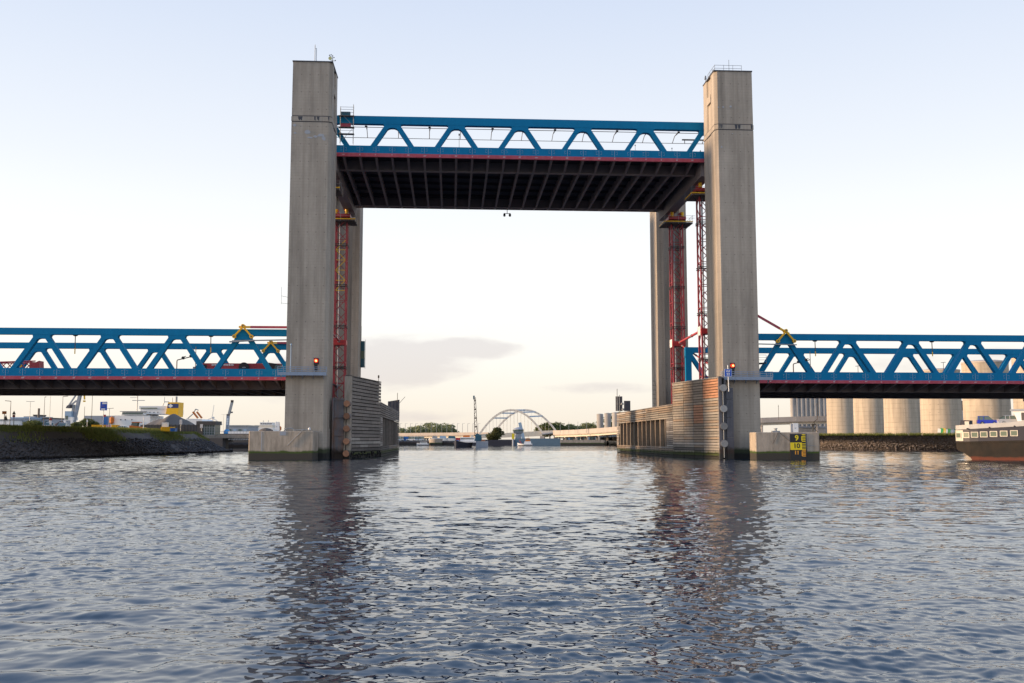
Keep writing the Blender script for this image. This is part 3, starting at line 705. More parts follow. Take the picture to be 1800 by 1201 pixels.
# yellow hinge brackets with red ties on the approach spans
def hinge(label, s, t, z, tie_to):
    g = thing('hinge_bracket', label, 'bracket', B(s, t, z), YAW, 'yellow hinge brackets on the lower spans')
    def arm(p, q): return MB().beam(p, q, .26, .34, up=(0, 1, 0))
    for sg in (-1, 1):
        arm((0, -.2, .15), (sg*1.35, -.2, -1.35), ).build('arm', M['yellow'], g)
        MB().tube((sg*1.35, -.42, -1.4), (sg*1.35, .0, -1.4), .30, 14).build('eye', M['yellow'], g)
        MB().tube((sg*1.35, -.46, -1.4), (sg*1.35, -.43, -1.4), .13, 10).build('pin', M['slate'], g)
    MB().tube((0, -.45, .28), (0, .5, .28), .30, 14).build('hub', M['yellow'], g); MB().tube((0, -.5, .28), (0, -.46, .28), .13, 10).build('pin', M['slate'], g)
    d = (Vector(tie_to)-Vector((0, 0, .12))).normalized()
    MB().beam(-d*.65+Vector((0, -.15, .12)), d*1.15+Vector((0, -.15, .12)), .34, .30).build('socket', M['yellow'], g)
    MB().beam(d*1.15+Vector((0, -.15, .12)), Vector(tie_to)+Vector((0, -.15, 0)), .24, .36).build('tie_bar', M['crimson'], g)
hinge('nearer yellow hinge bracket with red tie bar on the left span', -14.13, 7.8, 20.55, (12.5, 0, .12))
hinge('farther yellow hinge bracket with red tie bar on the left span', -14.13, 32.3, 20.4, (11.0, 0, .12))
hinge('yellow hinge bracket with slanting red tie on the right span', 73.46, 7.8, 20.35, (-10.5, 0, 6.1))
MB_ = MB().beam((-15.8, 7.6, 18.45), (-3.5, 7.6, 18.75), .3, .18).beam((-16.2, 7.6, 18.3), (-12.3, 7.6, 18.55), .4, .2)
t = thing('walkway_beam', 'slim grey beam below the nearer bracket on the left span', 'beam', B(0, 0), YAW); MB_.build('beam', M['steel'], t)
t = thing('walkway_beam', 'slim grey beam below the bracket on the right span', 'beam', B(0, 0), YAW); MB().beam((66, 7.6, 18.5), (75.2, 7.6, 18.35), .3, .16).build('beam', M['steel'], t)
# hanging tubes with a yellow tip, and portal frames on the spans
def hanger(label, s, t, z1, ln_):
    g = thing('hanging_rod', label, 'hanging rod', B(s, t, z1), YAW, 'rods hanging from the top chords')
    MB().prism([(-.45, 0, 0), (.45, 0, 0), (.2, 0, -.2), (-.2, 0, -.2)], (0, .3, 0)).build('foot', M['black'], g)
    MB().tube((0, .15, -.2), (.02, .15, -ln_*.7), .07, 6).build('rod', M['rail_cable'], g)
    MB().tube((.02, .15, -ln_*.7), (.03, .15, -ln_), .08, 6).build('tip', M['yellow'], g)
hanger('hanging rod with yellow tip left of the red crane boom', -40.3, 8.3, 19.33, 3.0)
hanger('hanging rod with yellow tip above the red crane boom', -19.3, 8.3, 19.33, 2.7)
hanger('hanging rod with yellow tip next to the portal frame', 78.6, 8.3, 19.17, 2.6)
hanger('hanging rod with yellow tip near the silo roofs', 98.4, 8.3, 19.17, 2.5)
def portal(label, s, t):
    g = thing('portal_frame', label, 'portal frame', B(s, t, 14.0), YAW)
    MB().path([(0, 0, -1.2), (0, 0, 2.2), (.1, 0, 2.35), (3.1, 0, 3.1)], .09, 6).build('frame', M['rail_cable'], g)
    MB().tube((3.1, 0, -1.2), (3.1, 0, 4.6), .06, 6).build('post', M['rail_cable'], g)
    for x in (1.0, 2.3): MB().tube((x, -.1, 2.45+x*.25), (x, .25, 2.45+x*.25), .26, 10).beam((x, 0, 2.6+x*.25), (x+.5, 0, 2.75+x*.25), .1, .1).build('lamp', M['black'], g)
    MB().box(2.7, -.05, .3, 3.05, .05, 1.2).build('number_plate', M['steel'], g)
portal('bent portal frame with two round lamps on the right span', 79.6, 22)
portal('bent portal frame with two round lamps on the left span', -27.6, 20)
def deck_lamp(label, s, t, h_, z=13.9):
    g = thing('deck_mast', label, 'mast', B(s, t, z), YAW, 'thin masts standing on the lower spans')
    MB().tube((0, 0, -1.1), (0, 0, h_), .05, 6).build('pole', M['rail_cable'], g)
    MB().beam((-.5, 0, h_), (.5, 0, h_+.1), .07, .09).build('head', M['rail_cable'], g)
deck_lamp('thin mast seen through the leftmost truss panel', -68.5, 40, 3.6)
deck_lamp('thin mast beside the first hanging rod', -53.0, 40, 2.4)
deck_lamp('tall thin mast in the middle panel of the right span', 98.9, 40, 3.4)
deck_lamp('thin mast left of the middle panel of the right span', 118.3, 44, 4.5)
deck_lamp('short thin mast by the end post of the right span', 65.8, 31, 3.0)
# end platform on right span
t = thing('end_platform', 'small railed platform at the near end of the right span', 'platform', B(66.8, 7.0, 14.9), YAW)
MB().prism([(0, 0, 0), (0, 0, .35), (3.1, 0, .5), (3.1, 0, .3)], (0, 1.2, 0)).build('floor', M['black'], t)
for z in (.9, 1.3, 1.7): MB().tube((0, 0, z), (3.1, 0, z), .03, 5).build('rail', M['steel'], t)
for x in (0, 1.5, 3.1): MB().tube((x, 0, .3), (x, 0, 1.7), .03, 5).build('post', M['steel'], t)

# red machinery on the left span
t = thing('crane_boom', 'long red crane boom with black drum on the lower left span', 'crane boom', B(-22.6, 15.0, 13.9), YAW)
MB().box(0, 0, .25, 13.2, 1.6, 1.55).build('boom', M['pinkred'], t)
MB().box(-1.6, 0.1, -.1, 14.5, 1.5, .22).build('carrier', M['orange'], t, label='rust coloured low carrier')
MB().box(.2, -.02, .4, 1.2, 0, 1.3).build('end_panel', M['black'], t)
for i in range(13): MB().box(2.0+i*.28, -.03, 1.15, 2.18+i*.28, -.004, 1.42).build('letter', M['white'], t)
mb = MB().tube((7.3, -.35, .85), (7.3, .0, .85), .85, 20); mb.build('drum', M['black'], t, smooth=True)
MB().box(7.0, -.38, .78, 7.6, -.36, .93).build('drum_plate', M['steel'], t)
MB().prism([(10.9, -.3, 0), (11.1, -.3, 1.7), (12.6, -.3, 1.5), (13.2, -.3, .1)], (0, .9, 0)).build('winch', M['black'], t)
MB().prism([(12.2, -.31, .3), (12.4, -.31, 1.3), (13.3, -.31, 1.4), (13.4, -.31, .3)], (0, .8, 0)).build('cab_window', M['glass'], t)
MB().box(13.6, .0, .2, 17.4, 1.5, 1.2).build('counterweight', M['pinkred'], t)
MB().box(16.4, -.1, 1.0, 18.1, 1.5, 1.6).build('hoist', M['black'], t)
for x in (14.3, 15.6, 17.0): MB().tube((x, -.1, .2), (x, -.1, 1.7), .04, 5).build('stanchion', M['steel'], t)
t = thing('lattice_boom', 'dark red lattice boom lying at the far left of the left span', 'lattice boom', B(-68, 14.0, 13.9), YAW)
MB().box(0, 0, .35, 12.5, 1.8, 1.5).build('box_section', M['pinkred'], t)
for i in range(6):
    x = 13.0+i*1.0
    MB().tube((x, 0, .4), (x+1.0, 0, 1.45), .08, 5).tube((x, 0, 1.45), (x+1, 0, .4), .08, 5).build('lacing', M['pinkred'], t)
for z in (.4, 1.45): MB().tube((12.5, 0, z), (19.5, 0, z+(.25 if z > 1 else .1)), .11, 6).tube((12.5, 1.8, z), (19.5, 1.8, z+.1), .11, 6).build('chord', M['pinkred'], t)
MB().prism([(18.6, -.1, .1), (18.6, -.1, 1.6), (19.6, -.1, 1.5), (20.1, -.1, 1.75), (20.2, -.1, .2)], (0, 1.9, 0)).build('boom_head', M['pinkred'], t)
MB().box(10, .2, -.2, 17, 1.4, .2).build('trailer', M['black'], t); MB().tube((17.2, -.1, .9), (17.2, -.02, .9), .25, 10).build('lamp', M['yellow'], t)

# ------------------------------------------------------------------ timber fenders
def fender(label, Pn, Pk, Pf, right):
    """Pn near end, Pk kink where the tall part ends, Pf far end (ground points)"""
    F = thing('timber_fender', label, 'timber fender', Pn, 0, 'timber fenders guiding ships through the bridge')
    g = random.Random(3 if right else 4)
    d1 = (Pk-Pn); l1 = d1.length; a1 = math.atan2(d1.y, d1.x)
    d2 = (Pf-Pk); l2 = d2.length; a2 = math.atan2(d2.y, d2.x)
    face = -1 if not right else 1   # channel side, in the local frame of each run (y axis)
    def plank(x0, x1, z0, h, rz, org, mt, nm='plank', th=.22):
        L_ = x1-x0; key = (round(L_, 3), round(h, 3), mt.name, nm)
        if key not in cache:
            b = .02
            cache[key] = MB().loft([[(0, -th/2+b, b), (0, th/2-b, b), (0, th/2, b*2), (0, th/2, h-b*2), (0, th/2-b, h-b), (0, -th/2+b, h-b)],
                                    [(L_, -th/2+b, b), (L_, th/2-b, b), (L_, th/2, b*2), (L_, th/2, h-b*2), (L_, th/2-b, h-b), (L_, -th/2+b, h-b)]] if not right else
                                   [[(0, th/2-b, b), (0, -th/2+b, b), (0, -th/2, b*2), (0, -th/2, h-b*2), (0, -th/2+b, h-b), (0, th/2-b, h-b)],
                                    [(L_, th/2-b, b), (L_, -th/2+b, b), (L_, -th/2, b*2), (L_, -th/2, h-b*2), (L_, -th/2+b, h-b), (L_, th/2-b, h-b)]]).mesh(nm, mt)
        v = Vector((x0, g.uniform(-.02, .02), 0)); v.rotate(Matrix.Rotation(rz, 3, 'Z')); v += org
        return inst(cache[key], nm, F, (v.x, v.y, z0), (0, g.uniform(-.0012, .0012), rz))
    cache = {}
    O1 = Vector((0, 0, 0)); O2 = d1
    inward = 1.0 if not right else -1.0
    # tall run
    if right:
        cols = [(l1*a, l1*b) for a, b in ((0, .33), (.33, .53), (.53, .745), (.745, 1.0))]
        rows, hh = 29, .424
        for ci, (x0, x1) in enumerate(cols):
            for r in range(rows):
                z = r*hh-.02; u = r/rows
                if ci == 0: mt = 'wood_orange' if u > .74 else 'wood_brown' if g.random() < .35 else 'wood_tan'
                elif ci == 1: mt = 'wood_orange' if .43 < u < .66 else 'wood_brown'
                elif ci == 2: mt = 'wood_brown' if u > .72 else ('wood_tan' if g.random() < .55 else 'wood_brown')
                else: mt = 'wood_tan' if g.random() < .7 else 'wood_brown'
                if .14 < u < .19: mt = 'wood_pale'
                if u < .12: mt = 'wood_tan' if g.random() < .5 else 'wood_dark'
                plank(x0+.06, x1-.06, z, hh-.055, a1, O1, M[mt])
    else:
        rows, hh = 23, .556
        for r in range(rows):
            z = r*hh-.02; u = r/rows
            cuts = [0]+sorted([l1*(k+g.uniform(-.12, .12)) for k in ((.34, .67) if r % 2 else (.2, .5, .78))])+[l1]
            for x0, x1 in zip(cuts[:-1], cuts[1:]):
                mt = 'wood_grey'
                if .12 < u < .22: mt = 'wood_pale' if g.random() < .7 else 'wood_grey'
                if u < .10: mt = 'wood_dark'
                plank(round(x0+.02, 2), round(x1-.02, 2), z, hh-.085, a1, O1, M[mt])
    ztop = rows*hh
    # backing behind the planks
    def back(nm, x0, x1, z0, z1, rz, org, th, off, mt):
        mb = MB().box(x0, min(off, off+th), z0, x1, max(off, off+th), z1)
        return mb.build(nm, mt, F, loc=org, rot=(0, 0, rz))
    s_ = 1.0 if not right else -1.0        # +: away from the channel
    back('back_wall', 0.02, l1-.02, -2.5, ztop-.05, a1, O1, s_*.5, s_*.30, M['backing'])
    back('top_beam', -.05, l1+.05, ztop-.02, ztop+.14, a1, O1, s_*.8, -s_*.1, M['wood_dark'] if not right else M['wood_grey'])
    # low run
    zt, za, zb = (8.75, 6.45, 1.75) if right else (9.25, 6.9, 1.8)
    n2 = 5
    for ci in range(n2):
        x0, x1 = l2*ci/n2, l2*(ci+1)/n2
        for r in range(6):
            h6 = (zt-za)/6
            mt = ('wood_brown' if g.random() < .45 else 'wood_tan') if right else 'wood_grey'
            if right and g.random() < .12: mt = 'wood_pale'
            plank(x0+.04, x1-.04, za+r*h6, h6-.075, a2, O2, M[mt])
        for r in range(5):
            h5 = zb/5
            mt = ('wood_brown' if g.random() < .6 else 'wood_grey') if (right or ci > 1) else 'wood_dark'
            plank(x0+.04, x1-.04, r*h5, h5-.05, a2, O2, M[mt])
    # posts at both ends of the opening: short boards
    for (x0, x1) in ((0.03, l2*.085), (l2*.955, l2-.03)):
        for r in range(14):
            h14 = (za-zb)/14
            plank(x0, x1, zb+r*h14, h14-.05, a2, O2, M['wood_pale' if g.random() < .3 else 'wood_grey'])
    npile = 12
    pile = MB().box(-.28, -.3, -2.5, .28, .3, za-.02).mesh('pile', M['wood_grey'] if not right else M['wood_brown'])
    for i in range(npile):
        x = l2*(.115+.82*i/(npile-1)); v = Vector((x, s_*.35, 0)); v.rotate(Matrix.Rotation(a2, 3, 'Z')); v += O2
        inst(pile, 'pile', F, v, (0, 0, a2))
    back('back_wall', 0, l2, -2.5, zt-.1, a2, O2, s_*.3, s_*1.15, M['backing'])
    back('top_beam', 0, l2+.1, zt-.02, zt+.13, a2, O2, s_*1.2, -s_*.12, M['wood_grey'])
    if not right:   # mussels and broken boards on the waterline
        mb = MB()
        for i in range(60):
            x = g.uniform(0, l1); z = g.uniform(-.1, .9)
            mb.lathe([(.02, -.18), (.22, -.05), (.2, .1), (.03, .2)], 6, (x, -.12, z))
        o = mb.build('mussel_crust', M['backing'], F, loc=O1, rot=(0, 0, a1)); o['kind'] = 'stuff'
    return F
def gp(px, D): p = at(px, 772, D); return Vector((p.x, p.y, 0))
FL = fender('weathered grey timber fender wall at the left of the channel', gp(613, 155), gp(668, 173), gp(701, 238), False)
FR = fender('brown timber fender wall with orange replacement boards at the right', gp(1267, 151.3), gp(1183.5, 168), gp(1085, 226), True)
# steel nose of each fender with round fender ends
t = thing('fender_nose', 'rusty steel fender nose with five round rusty ends, left of the channel', 'steel fender', gp(585, 153.5), 0)
wN = X_(612, 153.5)-X_(585, 153.5)
MB().box(0, .9, -2.5, wN*.62, 3.0, 9.3).build('box_pile', M['rust'], t)
MB().box(wN*.62, 1.2, -2.5, wN*1.02, 3.0, 12.75).build('column', M['block_concrete'], t)
for z in (9.0, 6.3, 3.5, .9): MB().box(-.06, .7, z, wN*.66, .9, z+.16).build('stiffener', M['rust'], t)
MB().box(-.25, .6, -2.5, -.02, 1.4, 9.4).build('edge_plate', M['rust'], t)
MB().tube((wN*.78, .95, 0), (wN*.78, .95, 9), .06, 6).build('hanger_rod', M['black'], t)
for py in (709.5, 731.5, 753.5, 776, 797.5):
    zz = Z_(py, 153.5)
    rf = MB().tube((wN*.86, .2, zz), (wN*.86, 1.6, zz), .50, 18).build('roller', M['rust'], t, smooth=True)
    MB().tube((wN*.86, .12, zz), (wN*.86, .19, zz), .49, 18).build('roller_end', M['rust_disc'], t)
t = thing('fender_nose', 'slate grey steel fender nose with four pale round ends, right of the channel', 'steel fender', gp(1266.5, 150.6), 0)
w2 = X_(1292, 150.6)-X_(1266.5, 150.6)
MB().box(0, .5, -2.5, .45, 2.3, 12.5).build('edge_plate', M['slate'], t)
MB().box(.45, .9, -2.5, 1.15, 2.3, 12.0).build('web_plate', M['slate'], t)
for z0, z1 in ((-2.5, 3.2), (3.25, 6.2), (6.25, 9.0), (9.05, 10.75)):
    MB().box(1.15, .7, z0, w2, 2.3, z1).build('panel', M['slate'], t)
MB().tube((.62, .45, .2), (.62, .45, 11.2), .07, 8).build('hanger_rod', M['steel'], t)
for py in (682, 718.5, 749.3, 780):
    zz = Z_(py, 150.6)
    MB().tube((.62, .1, zz), (.62, 1.2, zz), .56, 20).build('roller', M['slate'], t, smooth=True)
    MB().tube((.62, .03, zz), (.62, .095, zz), .53, 20).build('roller_end', M['grey_disc'], t)
t = thing('channel_sign', 'blue radio channel sign reading VHF 22 on a white post', 'sign', gp(1282.3, 150.2)+Vector((0, 0, 10.75)), 0)
zs = Z_(655.5, 150.2)-10.75
MB().tube((.1, .2, -.6), (0, .1, zs+1.2), .07, 8).build('post', M['white'], t)
MB().box(-.56, -.02, zs-.58, .56, .03, zs+.58).build('board', M['white'], t)
MB().box(-.52, -.028, zs-.54, .52, -.022, zs+.54).build('blue_face', M['sign_blue'], t)
text_mesh('VHF', .36, M['white'], 'lettering', t, (0, -.034, zs+.23), (R(90), 0, 0), .004, .012)
text_mesh('22', .52, M['white'], 'lettering', t, (0, -.034, zs-.22), (R(90), 0, 0), .004, .014)
# furniture on the fenders' far ends
t = thing('lattice_screen', 'dark sheet pile screen with a thin pole at the end of the left fender', 'screen', gp(681, 236), 0)
n = 7; wS = X_(701.5, 236)-X_(681, 236)
for i in range(n): MB().box(wS*i/n, .1*(i % 2), 7.5, wS*(i+1)/n-.03, .4+.1*(i % 2), 11.9+.06*i).build('sheet', M['slate'], t)
MB().tube((wS*.82, 0, 11.8), (wS*.82, 0, 13.9), .07, 6).build('pole', M['rail_cable'], t)
MB().tube((wS, .2, 11.5), (wS+1.3, .2, 13.0), .05, 6).build('arm', M['rail_cable'], t)
t = thing('signal_screen', 'pair of dark boards and a pole at the end of the right fender', 'screen', gp(1083, 225), 0)
MB().box(0, 0, 9.3, 1.5, .4, 12.6).build('board', M['slate'], t); MB().box(1.9, 0, 9.3, 3.3, .4, 11.6).build('board', M['slate'], t)
MB().tube((.3, -.3, 9.3), (.3, -.3, 14.3), .09, 6).tube((.8, -.3, 9.3), (.8, -.3, 12.9), .09, 6).build('pole', M['steel'], t)
MB().lathe([(.05, 0), (.35, .1), (.3, .5), (.05, .6)], 8, (1.4, -.4, 10.6)).lathe([(.05, 0), (.3, .1), (.3, .4), (.05, .5)], 8, (1.6, -.4, 9.4)).build('lamp', M['steel'], t)
t = thing('marker_light', 'small marker light on the tall left fender wall', 'light', gp(663, 171)+Vector((0, .8, 12.7)), 0)
MB().tube((0, 0, 0), (0, 0, 1.3), .05, 6).build('post', M['black'], t); MB().tube((0, 0, .8), (0, 0, 1.25), .14, 8).build('lamp', M['black'], t)

# ------------------------------------------------------------------ concrete mooring blocks in the water
def block(label, px0, px1, pytop, D, depth):
    g = thing('mooring_block', label, 'concrete block', gp(px0, D), 0)
    w = X_(px1, D)-X_(px0, D); zt = Z_(pytop, D)
    mb = MB(); b = .12
    mb.loft([[(b, 0, -3), (w-b, 0, -3), (w, b, -3), (w, depth, -3), (0, depth, -3), (0, b, -3)],
             [(b, 0, zt-.06), (w-b, 0, zt-.06), (w, b, zt-.06), (w, depth, zt-.06), (0, depth, zt-.06), (0, b, zt-.06)],
             [(b+.05, .06, zt), (w-b-.05, .06, zt), (w-.06, b+.05, zt), (w-.06, depth-.05, zt), (.06, depth-.05, zt), (.06, b+.05, zt)]])
    mb.build('body', M['block_concrete'], g); return g, w, zt
bl, wl, zl = block('concrete mooring block with bent handrail and slanted pole at the left', 437, 551, 758, 146, 3.6)
MB().path([(wl*.53, .4, zl), (wl*.55, .4, zl+.3), (wl*.58, .4, zl+.42), (wl*.65, .4, zl+.42), (wl*.675, .4, zl+.3), (wl*.69, .4, zl)], .07, 8).build('hoop_rail', M['steel'], bl, smooth=True)
MB().tube((wl*.69, .3, zl+.15), (wl*.92, .1, zl+.25), .05, 8).tube((wl*.83, -.1, zl+.1), (wl*.60, -.12, zl-2.1), .05, 8).build('slanted_pole', M['steel'], bl)
MB().tube((wl*.55, .5, zl), (wl*.55, .5, zl+.4), .05, 6).lathe([(.05, 0), (.2, .1), (.16, .3), (.05, .4)], 10, (wl*.93, .15, zl+.12)).build('lamp', M['white'], bl)
MB().box(wl*.48, -.03, zl-.62, wl*.575, .0, zl-.05).build('plate', M['cladding'], bl)
MB().box(wl*.195, -.03, zl-2.9, wl*.205, .0, zl-.05).build('crack_filler', M['patch'], bl)
MB().lathe([(1.1, 0), (1.0, .2), (.6, .4), (.1, .5)], 14, (wl*.16+.6, 1.6, zl-.02)).build('rubble_heap', M['sand'], bl)
t = thing('cabinet', 'white cabinet on the left mooring block', 'cabinet', gp(482.5, 148.2)+Vector((0, 0, zl)), 0)
MB().prism([(0, 0, 0), (.68, 0, 0), (.6, 0, 1.36), (.12, 0, 1.42)], (0, .5, 0)).build('housing', M['white'], t); MB().box(.25, -.02, .6, .29, .0, .75).build('handle', M['black'], t)
br, wr, zr = block('concrete mooring block carrying the depth gauge board at the right', 1328, 1440.5, 760, 146.5, 3.6)
MB().box(wr*.28, .4, zr, wr*.40, 1.2, zr+.22).build('bollard_plate', M['steel'], br)
MB().lathe([(.22, .22), (.18, .45), (.3, .5), (.28, .6)], 10, (wr*.34, .8, zr)).build('bollard', M['steel'], br)
MB().tube((wr*.36, -.02, zr), (wr*.27, -.05, zr-1.65), .02, 5).tube((wr*.37, -.02, zr), (wr*.55, -.05, zr-1.4), .02, 5).build('chain', M['black'], br)
MB().tube((wr*.81, -.05, zr-1.95), (wr*.92, -.05, zr-1.95), .03, 6).tube((wr*.92, -.05, zr-1.95), (wr*.945, -.05, zr-2.15), .03, 6).build('step_bar', M['steel'], br)
mb = MB().path([(wr*.99, .2, zr), (wr*.93, .2, zr+.5), (wr*.96, .2, zr+.9), (wr*.925, .2, zr+1.5), (wr*.98, .2, zr+1.9)], .04, 6); mb.build('bent_cable', M['black'], br)
t = thing('cabinet', 'white cabinet on the right mooring block', 'cabinet', gp(1391, 148.8)+Vector((0, 0, zr)), 0)
MB().box(.32, 0, 0, 1.1, .5, 1.36).build('housing', M['white'], t); MB().box(0, .05, 0, .30, .5, 1.3).build('side_panel', M['cladding'], t); MB().box(.58, -.02, .55, .64, .0, .7).build('handle', M['black'], t)
# gauge board 9 / 10 / 11
D_ = 146.4
def gx(px): return X_(px, D_)-X_(1389, D_)
t = thing('gauge_board', 'black and yellow depth gauge board reading 9 10 11', 'gauge board', gp(1389, D_), 0)
za_, zb_, zc_, zd_ = Z_(763.5, D_), Z_(778, D_), Z_(791, D_), 0.05
MB().box(gx(1388.2), .0, -.8, gx(1418.2), .09, za_+.08).build('board', M['slate'], t)
MB().box(gx(1389), -.008, zb_, gx(1416), -.002, za_).build('black_field', M['black'], t)
MB().box(gx(1389), -.008, zc_, gx(1416), -.002, zb_-.004).build('yellow_field', M['sign_yellow'], t)
MB().box(gx(1389), -.008, zd_, gx(1416), -.002, zc_-.004).build('black_field', M['black'], t)
text_mesh('9', 1.12, M['sign_yellow'], 'numeral', t, (gx(1400.5), -.014, (za_+zb_)/2+.02), (R(90), 0, 0), .004, .03)
text_mesh('10', 1.0, M['black'], 'numeral', t, (gx(1400), -.014, (zb_+zc_)/2+.02), (R(90), 0, 0), .004, .022)
text_mesh('11', .72, M['sign_orange'], 'numeral', t, (gx(1400), -.014, zc_-.42), (R(90), 0, 0), .004, .03)
for f, (a, b) in enumerate(((za_, zb_), (zb_, zc_), (zc_, zc_-1.05))):
    hgt = a-b
    mt = M['sign_yellow'] if f == 0 else M['black'] if f == 1 else M['sign_orange']
    for i in range(5):
        z = a-hgt*(i+.28)/5
        MB().box(gx(1409.5), -.014, z-.062, gx(1415.8), -.009, z+.062).build('tick', mt, t)
    if f != 1: MB().box(gx(1408.6), -.013, (a+b)/2-.35, gx(1410.2), -.0092, (a+b)/2+.3).build('tick', mt, t)

# ------------------------------------------------------------------ land
def heightmesh(name, rings, mat, closed=False):
    mb = MB(); mb.loft(rings, caps=False, closed=closed); o = mb.build(name, mat); tag(o, kind='structure'); return o
def bank_extra(t, pos, c, b):
    sz = N(t, 'ShaderNodeSeparateXYZ'); L(t, pos, sz.inputs[0])
    n = N(t, 'ShaderNodeTexNoise'); n.inputs['Scale'].default_value = 0.25; n.inputs['Detail'].default_value = 5; L(t, pos, n.inputs['Vector'])
    z = math_node(t, 'ADD', sz.outputs[2], math_node(t, 'MULTIPLY', math_node(t, 'SUBTRACT', n.outputs[0], .5), 4.5))
    return mix_col(t, ramp(t, math_node(t, 'DIVIDE', z, 8.0), [(.46, 0.0), (.58, 1.0)]), c, (0.09, 0.085, 0.04))
M['bank'] = material('dark_bank_earth', (0.085, 0.068, 0.06), 0.95, var=0.35, vscale=0.7, bump=0.8, bscale=2.0, extra=bank_extra)
M['rbank'] = material('stony_bank_earth', (0.24, 0.20, 0.18), 0.95, var=0.3, vscale=0.7, bump=0.8, bscale=2.0)
M['ground'] = material('quay_ground', (0.16, 0.155, 0.13), 0.95, var=0.25, vscale=0.05)
M['rock'] = material('dark_riprap', (0.058, 0.051, 0.051), 0.9, var=0.6, vscale=1.6)
M['rrock'] = material('grey_riprap', (0.31, 0.275, 0.28), 0.9, var=0.5, vscale=1.6)
# left bank: shoreline from the near left to the creek, crest about nine metres inland
shoreL = [(-230, 40), (-150, 92), (-98, 128), (-76.5, 150), (-70.5, 168), (-68, 200), (-66.6, 232), (-74, 246), (-110, 252), (-240, 262)]
def offset(poly, d):
    out = []
    for i, p in enumerate(poly):
        a = Vector(poly[max(0, i-1)]); b = Vector(poly[min(len(poly)-1, i+1)])
        n = Vector((-(b-a).y, (b-a).x)).normalized(); q = Vector(p)+n*d; out.append((q.x, q.y))
    return out
def refine(poly, n):
    P_ = [Vector(p) for p in poly]; out = []
    for i in range(len(P_)-1):
        p0, p1, p2, p3 = P_[max(0, i-1)], P_[i], P_[i+1], P_[min(len(P_)-1, i+2)]
        for k in range(n):
            t = k/n
            q = 0.5*((2*p1)+(p2-p0)*t+(2*p0-5*p1+4*p2-p3)*t*t+(3*p1-p0-3*p2+p3)*t*t*t); out.append((q.x, q.y))
    out.append(tuple(P_[-1])); return out
def bank(name, shore, prof, mat, seed, n=10):
    base = refine(shore, n); g = random.Random(seed); cols = []
    for d, z in prof:
        o = offset(base, d)
        cols.append([(x+g.uniform(-.25, .25), y+g.uniform(-.25, .25), z+(g.uniform(-.15, .15) if 0 < d < 11 else 0)) for x, y in o])
    rings = [[c[i] for c in cols] for i in range(len(base))]
    return heightmesh(name, rings, mat), base
_, bL = bank('riverbank', shoreL, [(-3, -2), (0, -.1), (1.5, .7), (3, 1.5), (4.5, 2.3), (6, 3.2), (7.5, 4.1), (9, 4.75), (11, 4.95), (14, 5.0)], M['bank'], 1)
crest = offset(bL, 13.5)
def flat(name, pts, z, mat):
    mb = MB(); mb.add([(x, y, z) for x, y in pts], [tuple(range(len(pts)))]); o = mb.build(name, mat); tag(o, kind='structure'); return o
flat('ground', [(x, y) for x, y in crest if True]+[(-900, 270), (-900, -40), (-300, -20)], 4.98, M['ground'])
# land beyond the creek, and beyond the harbour basin
flat('ground', [(-900, 300), (-66, 300), (-66, 330), (-64, 470), (-64, 1200), (-900, 1200)], 4.6, M['ground'])
flat('ground', [(-63.9, 480), (30, 480), (60, 470), (90, 2600), (-1200, 2600), (-63.9, 1210)], 2.15, M['ground'])
MB().prism([(-66, 300, 4.58), (-900, 300, 4.58), (-900, 300, -2), (-66, 300, -2)], (0, .6, 0)).build('quay_wall', M['darkclad'])['kind'] = 'structure'
MB().prism([(-64, 480, 4.58), (-66, 300.6, 4.58), (-66, 300.6, -2), (-64, 480, -2)], (-.6, 0, 0)).build('quay_wall', M['far_concrete'])['kind'] = 'structure'
q = MB().box(-66, 479.2, -2, X_(800, 479), 479.9, 2.1); q.build('quay_wall', M['slate'])['kind'] = 'structure'
q = MB().box(X_(800, 479), 478.6, -2, X_(905, 479), 479.3, 2.6); q.build('quay_wall', M['navy'])['kind'] = 'structure'
q = MB().box(X_(905, 479), 479.2, -2, X_(985, 479), 479.9, 3.3); q.build('quay_wall', material('blue_grey_quay', (.12, .19, .25), .8, var=.2))['kind'] = 'structure'
q = MB().box(X_(985, 470), 469.0, -2, X_(1062, 470), 470.0, 2.6); q.build('quay_wall', M['block_concrete'])['kind'] = 'structure'
shoreR = [(240, 255), (170, 268), (140, 284), (112, 296), (92, 318), (84, 350), (72, 420), (60, 470)]
_, bR = bank('riverbank', shoreR[::-1], [(3, -2), (0, -.1), (-2, .9), (-3.5, 1.9), (-5, 2.9), (-6.2, 3.6), (-8, 4.0), (-12, 4.05)], M['rbank'], 2)
cr = offset(bR, -11.5)
flat('ground', cr+[(700, 255), (900, 2600), (91, 2600)], 4.03, M['ground'])

